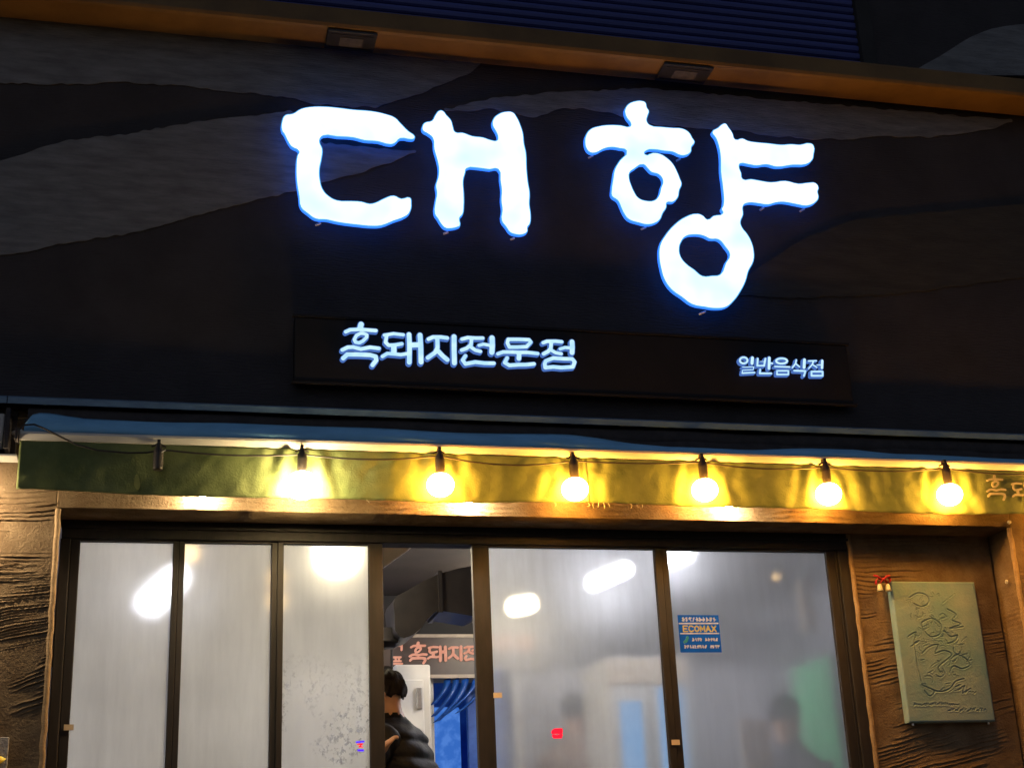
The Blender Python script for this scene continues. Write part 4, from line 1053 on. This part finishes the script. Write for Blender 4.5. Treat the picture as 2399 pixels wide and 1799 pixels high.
# kitchen doorway: white jambs, blue strip curtain tied aside, blue sheet
Y_K = 3.46
kd = thing('kitchen_doorway', 'white framed kitchen doorway with blue light behind the curtain', 'doorway', (1.9, Y_K, FLOOR))
a, b = P(1000, 1592, Y_K), P(1012, 1592, Y_K)
jt = P(1060, 1588, Y_K).z
box('jamb', a.x, b.x + .01, Y_K, Y_K + .12, FLOOR, jt, 'white_plastic', kd, b=.006)
c1 = P(1165, 1592, Y_K)
box('jamb', c1.x, c1.x + .06, Y_K, Y_K + .12, FLOOR, jt, 'white_plastic', kd, b=.006)
box('wall_panel', P(880, 1592, Y_K).x - .6, a.x - .003, Y_K + .01, Y_K + .1, FLOOR, bb.z, 'room_wall', kd)
box('wall_panel', c1.x + .063, X1I - .01, Y_K + .01, Y_K + .1, FLOOR, bb.z, 'room_wall', kd)
box('blue_wall', a.x - .1, c1.x + .3, Y_K + .9, Y_K + .95, FLOOR, jt + .1, 'blue_plastic', kd)
ct = thing('strip_curtain', 'blue plastic strip curtain gathered to one side of the kitchen doorway', 'curtain', (1.9, Y_K, jt))
for i, (s0, s1, w) in enumerate((((1048, 1590), (1014, 1650), .05), ((1068, 1590), (1014, 1678), .045), ((1090, 1590), (1022, 1690), .05), ((1114, 1590), (1040, 1675), .045), ((1135, 1590), (1075, 1668), .05))):
    p0, p1 = P(*s0, Y_K - .02 - .012*i), P(*s1, Y_K - .05 - .012*i)
    vv = []
    for k in range(13):
        t = k/12
        x = p0.x + (p1.x - p0.x)*(t**1.6); z = p0.z + (p1.z - p0.z)*t; y = p0.y + (p1.y - p0.y)*t - .02*math.sin(math.pi*t)
        vv += [(x - w/2, y, z - w*.2), (x, y - .010, z), (x + w/2, y, z + w*.2)]
    gm = Geo(); gm.add(vv, [(3*k + j, 3*k + j + 1, 3*k + 3 + j + 1, 3*k + 3 + j) for k in range(12) for j in range(2)])
    o = gm.done('strip', 'blue_plastic', ct, smooth=True); o.modifiers.new('s', 'SOLIDIFY').thickness = .003
a, b = P(1030, 1655, Y_K + .4), P(1078, 1655, Y_K + .4)
bs = thing('lit_cooler', 'blue lit cooler door inside the kitchen doorway', 'cooler', ((a.x + b.x)/2, Y_K + .4, FLOOR))
box('lit_door', a.x - .06, b.x, Y_K + .4, Y_K + .7, FLOOR + .3, a.z, 'blue_lit', bs, b=.02)
box('stand', a.x - .05, b.x - .01, Y_K + .42, Y_K + .68, FLOOR, FLOOR + .298, 'black_paint', bs)
c2 = P(1092, 1600, Y_K + .2)
box('blue_door', c2.x, c2.x + .3, Y_K + .2, Y_K + .24, FLOOR, jt, 'blue_sheet', kd, b=.01)
# dark speaker hanging left of the board
a = P(868, 1500, 2.6); b = P(922, 1568, 2.6)
spk = thing('wall_speaker', 'small dark speaker beside the board letters near the door post', 'speaker', ((a.x + b.x)/2, 2.6, b.z))
box('cabinet', a.x, b.x, 2.6, 2.8, b.z, a.z, 'black_paint', spk, b=.01)
box('grille', a.x + .02, b.x - .02, 2.588, 2.599, b.z + .02, a.z - .02, 'board_grey', spk)
Geo().tube([((a.x + b.x)/2, 2.7, a.z), ((a.x + b.x)/2, 2.7, CEIL)], .012, 8).done('bracket', 'black_paint', spk)

# display fridge seen through the wide misted door
Y_FR = 2.3
a, b = P(1392, 1552, Y_FR), P(1560, 1552, Y_FR)
fr = thing('display_fridge', 'white drinks fridge with two blue-lit glass doors behind the misted door', 'fridge', ((a.x + b.x)/2, Y_FR, FLOOR))
fx0, fx1, fz = a.x, b.x + .05, a.z
gm = Geo(); gm.box(fx0, fx1, Y_FR + .05, Y_FR + .65, FLOOR, fz, .012); gm.done('body', 'white_plastic', fr)
zsig = fz - .17
box('sign_band', fx0 + .01, fx1 - .01, Y_FR + .015, Y_FR + .049, zsig, fz - .015, 'beige_paper', fr, b=.004)
mid = fx0 + (fx1 - fx0)*.48
for u0, u1, zt_ in ((fx0 + .01, mid - .004, zsig - .10), (mid + .004, fx1 - .01, zsig - .02)):
    box('fridge_door', u0, u1, Y_FR + .02, Y_FR + .049, FLOOR + .12, zsig - .006, 'white_plastic', fr, b=.005)
    box('lit_glass', u0 + .05, u1 - .05, Y_FR + .014, Y_FR + .019, FLOOR + .2, zt_, 'fridge_glow', fr)
# green cupboard on the right and beige notice, picture frame
a = P(1908, 1545, 1.5)
gc = thing('green_cupboard', 'tall green cupboard behind the right edge of the misted door', 'cupboard', (a.x + .4, 1.7, FLOOR))
box('body', a.x, min(a.x + .75, X1I - .01), 1.5, 2.1, FLOOR, a.z, 'green_panel', gc, b=.01)
box('shelf_line', a.x - .01, min(a.x + .76, X1I - .012), 1.485, 1.499, P(1900, 1625, 1.5).z, P(1900, 1618, 1.5).z, 'black_paint', gc)
box('shelf_line', a.x - .01, min(a.x + .76, X1I - .012), 1.485, 1.499, P(1900, 1660, 1.5).z, P(1900, 1655, 1.5).z, 'black_paint', gc)
a, b = P(1842, 1372, 1.4), P(1890, 1493, 1.4)
nb = box('notice_board', a.x, b.x, 1.4, 1.43, b.z, a.z, 'beige_paper', None, b=.004); tag(nb, 'upright beige notice board hanging behind the rightmost misted door', 'board')
Geo().tube([((a.x + b.x)/2, 1.415, a.z - .002), ((a.x + b.x)/2, 1.415, CEIL)], .003, 6).done('hanging_wire', 'steel', nb)
p0, p1 = P(1716, 1692, 1.0), P(1780, 1692, 1.0)
fx = thing('picture_frame', 'thin pale upright frame low behind the rightmost misted door', 'frame', ((p0.x + p1.x)/2, 1.0, FLOOR))
box('frame_top', p0.x, p1.x, 1.0, 1.025, p0.z - .022, p0.z, 'beige_paper', fx)
for x in (p0.x, p1.x - .014): box('frame_side', x, x + .014, 1.0, 1.025, FLOOR, p0.z - .023, 'white_plastic', fx)
box('backing', p0.x + .015, p1.x - .015, 1.012, 1.022, FLOOR + .02, p0.z - .024, 'room_wall', fx)
globe(1790, 1366, 3.2, .008, 'pendant_warm', 'tiny yellow lamp behind the upper part of the rightmost misted door')
# street-sign reflections, drawn as glowing strokes added on the glass
p = P(1305, 1717, Y_F0 + .008)
rs = thing('red_sign_reflection', 'small red street-sign reflection low on the wide misted door', 'reflection', p)
me = stroke_mesh('reflection_stroke', [([(-.018, .010), (-.010, .016), (.022, .017), (.021, .004), (-.02, .004)], .012)], .0025, .004); link_mesh('reflection_stroke', with_mat(me, 'reflection_red'), rs, p)
me = stroke_mesh('reflection_stroke', [([(-.018, -.010), (.0, -.013), (.021, -.008)], .012), ([(-.016, -.018), (.02, -.018)], .008)], .0025, .004); link_mesh('reflection_stroke', with_mat(me, 'reflection_red'), rs, p)
p = P(844, 1747, Y_F0 + .008)
ls = thing('blue_sign_reflection', 'small blue and red street-sign reflection low on the door beside the doorway', 'reflection', p)
for m_, s in (('reflection_blue', [([(-.016, .018), (.016, .020)], .007)]), ('reflection_red', [([(-.012, .008), (.010, .010), (-.004, -.002), (.010, -.004)], .005)]), ('reflection_blue', [([(-.008, -.017), (.013, -.018)], .008)])):
    me = stroke_mesh('reflection_stroke', s, .002, .004); link_mesh('reflection_stroke', with_mat(me, m_), ls, p)

# ================================================================== people
def person(label, head, scale, top_mat, facing, lean=(0, 0), arms='down', hair_len=0.0, quilt=False, seated=False, reach=None, hunch=0.0):
    """head = world position of the head centre; facing = angle of the nose in the floor plane; built of one skinned body, a jacket, trousers and hair"""
    t = thing('person', label, 'person', (head.x, head.y, FLOOR))
    Rz = Matrix.Rotation(facing, 4, 'Z')
    lx, ly = lean
    hz = head.z - FLOOR
    def W(x, y, z):        # x = forward, y = left, z from head centre down, in body frame
        z += hunch*min(1.0, max(0.0, (-z - .05)/.12))
        k = max(0.0, -z) / .65
        v_ = Rz @ Vector((x - lx*min(k, 1), y - ly*min(k, 1), 0))
        return Vector((head.x + v_.x*scale, head.y + v_.y*scale, head.z + z*scale))
    footz = -(hz)/scale + .05
    hip = -.72 if not seated else -.66
    V, E, Rr = [], [], []
    def vert(p, r, par=None):
        V.append(p); Rr.append(r*scale)
        if par is not None: E.append((par, len(V) - 1))
        return len(V) - 1
    pel = vert(W(0, 0, hip), .13)
    wa = vert(W(0, 0, hip + .16), .125, pel); ch = vert(W(.01, 0, hip + .36), .115, wa); nb_ = vert(W(0, 0, -.235), .055, ch)
    nk = vert(W(.0, 0, -.14), .056, nb_); hd = vert(W(.012, 0, -.03), .082, nk); cr = vert(W(.0, 0, .055), .086, hd)
    fingers = []
    for s in (1, -1):
        sh = vert(W(0, s*.165, -.285), .045, nb_)
        if arms == 'raised' and s == 1:
            el, wr = reach
        elif arms == 'table':
            el = W(.08, s*.24, -.50); wr = W(.30, s*.14, -.52)
        else:
            el = W(-.02, s*.23, -.54); wr = W(.06, s*.23, -.78)
        e_ = vert(el, .045, sh); w_ = vert(wr, .028, e_); d = (wr - el).normalized()
        pm = vert(wr + d*.055*scale, .030, w_)
        side = d.cross(Vector((0, 0, 1))).normalized()
        for k in range(5):
            off = (k - 1.5)*.016*scale
            if k < 4:
                b0 = wr + d*.075*scale + side*off
                b1 = b0 + d*(.035, .04, .038, .03)[k]*scale + Vector((0, 0, -.008*scale)); b2 = b1 + d*.022*scale + Vector((0, 0, -.018*scale))
            else:
                b0 = wr + d*.03*scale + side*.03*scale*s; b1 = b0 + (d*.03 + side*.022*s)*scale; b2 = b1 + d*.022*scale
            q0 = vert(b0, .0095, pm); q1 = vert(b1, .0085, q0); vert(b2, .0075, q1)
        lg0 = vert(W(0, s*.095, hip - .06), .085, pel)
        if seated:
            kn = vert(W(.42, s*.11, hip - .08), .062, lg0); an = vert(W(.40, s*.11, footz + .06), .042, kn)
        else:
            kn = vert(W(.02, s*.10, (hip + footz)/2), .062, lg0); an = vert(W(-.01, s*.10, footz + .06), .042, kn)
        vert(W(.15 + (.40 if seated else 0), s*.115, footz + .01), .034, an)
    me = bpy.data.meshes.new('body'); me.from_pydata([tuple(p) for p in V], E, [])
    ob = bpy.data.objects.new('body_tmp', me); COL.objects.link(ob)
    sk_ = ob.modifiers.new('skin', 'SKIN'); sk_.use_smooth_shade = True
    for i, lay in enumerate(me.skin_vertices[0].data):
        lay.radius = (Rr[i], Rr[i]); lay.use_root = (i == 0)
    ob.modifiers.new('sub', 'SUBSURF').levels = 2
    ob.modifiers['sub'].render_levels = 2
    dg = bpy.context.evaluated_depsgraph_get()
    m2 = bpy.data.meshes.new_from_object(ob.evaluated_get(dg)); bpy.data.objects.remove(ob)
    m2.polygons.foreach_set('use_smooth', [True]*len(m2.polygons))
    # face: nose, brow and jaw pushed out, eye hollows pushed in
    fx_ = (Rz @ Vector((1, 0, 0))); lf = (Rz @ Vector((0, 1, 0)))
    for q in m2.vertices:
        d = q.co - head; a_, b_, c_ = d.dot(fx_)/scale, d.dot(lf)/scale, d.z/scale
        if a_ > .03 and -.13 < c_ < .12:
            q.co += fx_*scale*(.022*math.exp(-(b_/.014)**2 - ((c_ + .025)/.025)**2) - .010*math.exp(-((abs(b_) - .032)/.014)**2 - ((c_ - .005)/.012)**2) + .010*math.exp(-(b_/.03)**2 - ((c_ + .095)/.02)**2))
    with_mat(m2, 'skin'); link_mesh('body', m2, t)
    for s in (1, -1):
        e0 = W(-.005, s*.080, -.012)
        gm = Geo(); gm.lathe((0, 0, 0), [(.002, -.008), (.017, -.006), (.022, .0), (.018, .006), (.009, .002), (.001, .001)], 12)
        M3 = Matrix.Translation(e0) @ Rz @ Matrix.Rotation(-s*math.radians(75), 4, 'X') @ Matrix.Diagonal((.8*scale, 1.45*scale, scale, 1))
        gm.v = [tuple(M3 @ Vector(p)) for p in gm.v]
        gm.done('ear', 'skin', t, smooth=True)
        ey = W(.078, s*.032, .004); Geo().lathe(ey, [(.0005, .010*scale), (.008*scale, .006*scale), (.010*scale, 0), (.008*scale, -.006*scale), (.0005, -.010*scale)], 8).done('eye', 'black_paint', t, smooth=True)
    mo = [W(.083, .022, -.066), W(.092, 0, -.067), W(.083, -.022, -.066)]; Geo().tube(mo, .004*scale, 6).done('mouth', 'ribbon_red', t, smooth=True)
    # hair: shell over crown and back of the head, uneven edge above the brow and at the nape
    vv, fs, NU, NV = [], [], 40, 16
    for i in range(NV + 1):
        for j in range(NU):
            th = 2*math.pi*j/NU
            front = max(0, math.cos(th))
            vmax = math.radians(112 - 46*front**.7 + 4*math.sin(7*th) + 3*math.sin(13*th) + hair_len*40*(1 - front))
            ph = vmax*i/NV
            r = .096 - .006*max(0, ph - 1.3) + .004*math.sin(9*th + 5*ph) + .003*math.sin(23*th + 2*ph)
            vv.append(W(-.004 + r*1.06*math.sin(ph)*math.cos(th), r*.90*math.sin(ph)*math.sin(th), .028 + r*1.08*math.cos(ph)))
    for i in range(NV):
        for j in range(NU): fs.append((i*NU + j, (i+1)*NU + j, (i+1)*NU + (j+1) % NU, i*NU + (j+1) % NU))
    o = link('hair', vv, fs, 'hair', t, smooth=True)
    o.modifiers.new('s', 'SOLIDIFY').thickness = .004
    # jacket: rings from collar to hem, quilted in bands, and sleeves
    prof = [(-.115, .068, .066), (-.160, .080, .078), (-.190, .115, .092), (-.215, .165, .108), (-.25, .205, .122), (-.34, .222, .132), (-.42, .226, .142), (-.52, .218, .146), (-.62, .214, .146), (-.72, .220, .148), (-.80, .226, .150)]
    zs_ = np.linspace(-.115, -.80, 70); wy = np.interp(-zs_, [-p[0] for p in prof], [p[1] for p in prof]); wx = np.interp(-zs_, [-p[0] for p in prof], [p[2] for p in prof])
    vv, fs, NU = [], [], 40
    for i, z_ in enumerate(zs_):
        puff = (.016*abs(math.sin(math.pi*(z_ + .2)/.085))**.6 if quilt and z_ < -.2 else .004*math.sin(z_*60))
        for j in range(NU):
            th = 2*math.pi*j/NU
            e = 2.5
            c_, s_ = math.cos(th), math.sin(th); n_ = (abs(c_)**e + abs(s_)**e)**(-1/e)
            wr_ = .004*math.sin(th*5 + z_*38) + .003*math.sin(th*11 - z_*70)
            vv.append(W((wx[i] + puff + wr_)*c_*n_ + .006, (wy[i] + puff + wr_)*s_*n_, z_))
    for i in range(len(zs_) - 1):
        for j in range(NU): fs.append((i*NU + j, (i+1)*NU + j, (i+1)*NU + (j+1) % NU, i*NU + (j+1) % NU))
    o = link('jacket', vv, fs, top_mat, t, smooth=True); o.modifiers.new('s', 'SOLIDIFY').thickness = .006
    for s in (1, -1):
        a0 = W(0, s*.17, -.265)
        if arms == 'raised' and s == 1: el, wr = reach[0], reach[0].lerp(reach[1], .93)
        elif arms == 'table': el, wr = W(.08, s*.24, -.50), W(.29, s*.145, -.52)
        else: el, wr = W(-.02, s*.23, -.54), W(.055, s*.23, -.765)
        pts, rs = [], []
        for k in range(41):
            t_ = k/40
            p_ = a0.lerp(el, min(1, t_*2)) if t_ < .5 else el.lerp(wr, t_*2 - 1)
            bul = .010*abs(math.sin(t_*math.pi*6)) if quilt else .003*math.sin(t_*40)
            pts.append(p_); rs.append((.082 - .034*t_ + bul)*scale)
        for _ in range(3): pts = [pts[0]] + [(pts[i-1] + pts[i]*2 + pts[i+1])/4 for i in range(1, 40)] + [pts[-1]]
        Geo().tube(pts, rs, 18).done('sleeve', top_mat, t, smooth=True)
    # trousers over the legs
    for s in (1, -1):
        if seated: pts = [W(.0, s*.09, hip - .03), W(.22, s*.10, hip - .05), W(.42, s*.11, hip - .09), W(.41, s*.11, (hip + footz)/2 - .1), W(.40, s*.11, footz + .08)]
        else: pts = [W(0, s*.09, hip - .02), W(.01, s*.10, hip - .2), W(.02, s*.10, (hip + footz)/2), W(.0, s*.10, footz + .3), W(-.01, s*.10, footz + .06)]
        Geo().tube(pts, [.115*scale, .10*scale, .085*scale, .075*scale, .07*scale], 16).done('trouser_leg', 'trousers', t, smooth=True)
    return t
person('person in a black padded jacket standing in the open doorway, back turned', P(905, 1630, 1.05), 1.0, 'jacket_black', math.radians(152), lean=(.17, .02), arms='raised', quilt=True, hunch=.045, reach=(P(835, 1815, .72), P(888, 1760, .74)))
person('person in dark navy clothes seen through the rightmost misted door', P(1815, 1690, 1.3), 1.0, 'navy_cloth', math.radians(35), arms='table')
person('person in brown clothes seen through the wide misted door', P(1310, 1690, 3.05), 1.0, 'brown_cloth', math.radians(75), arms='table')
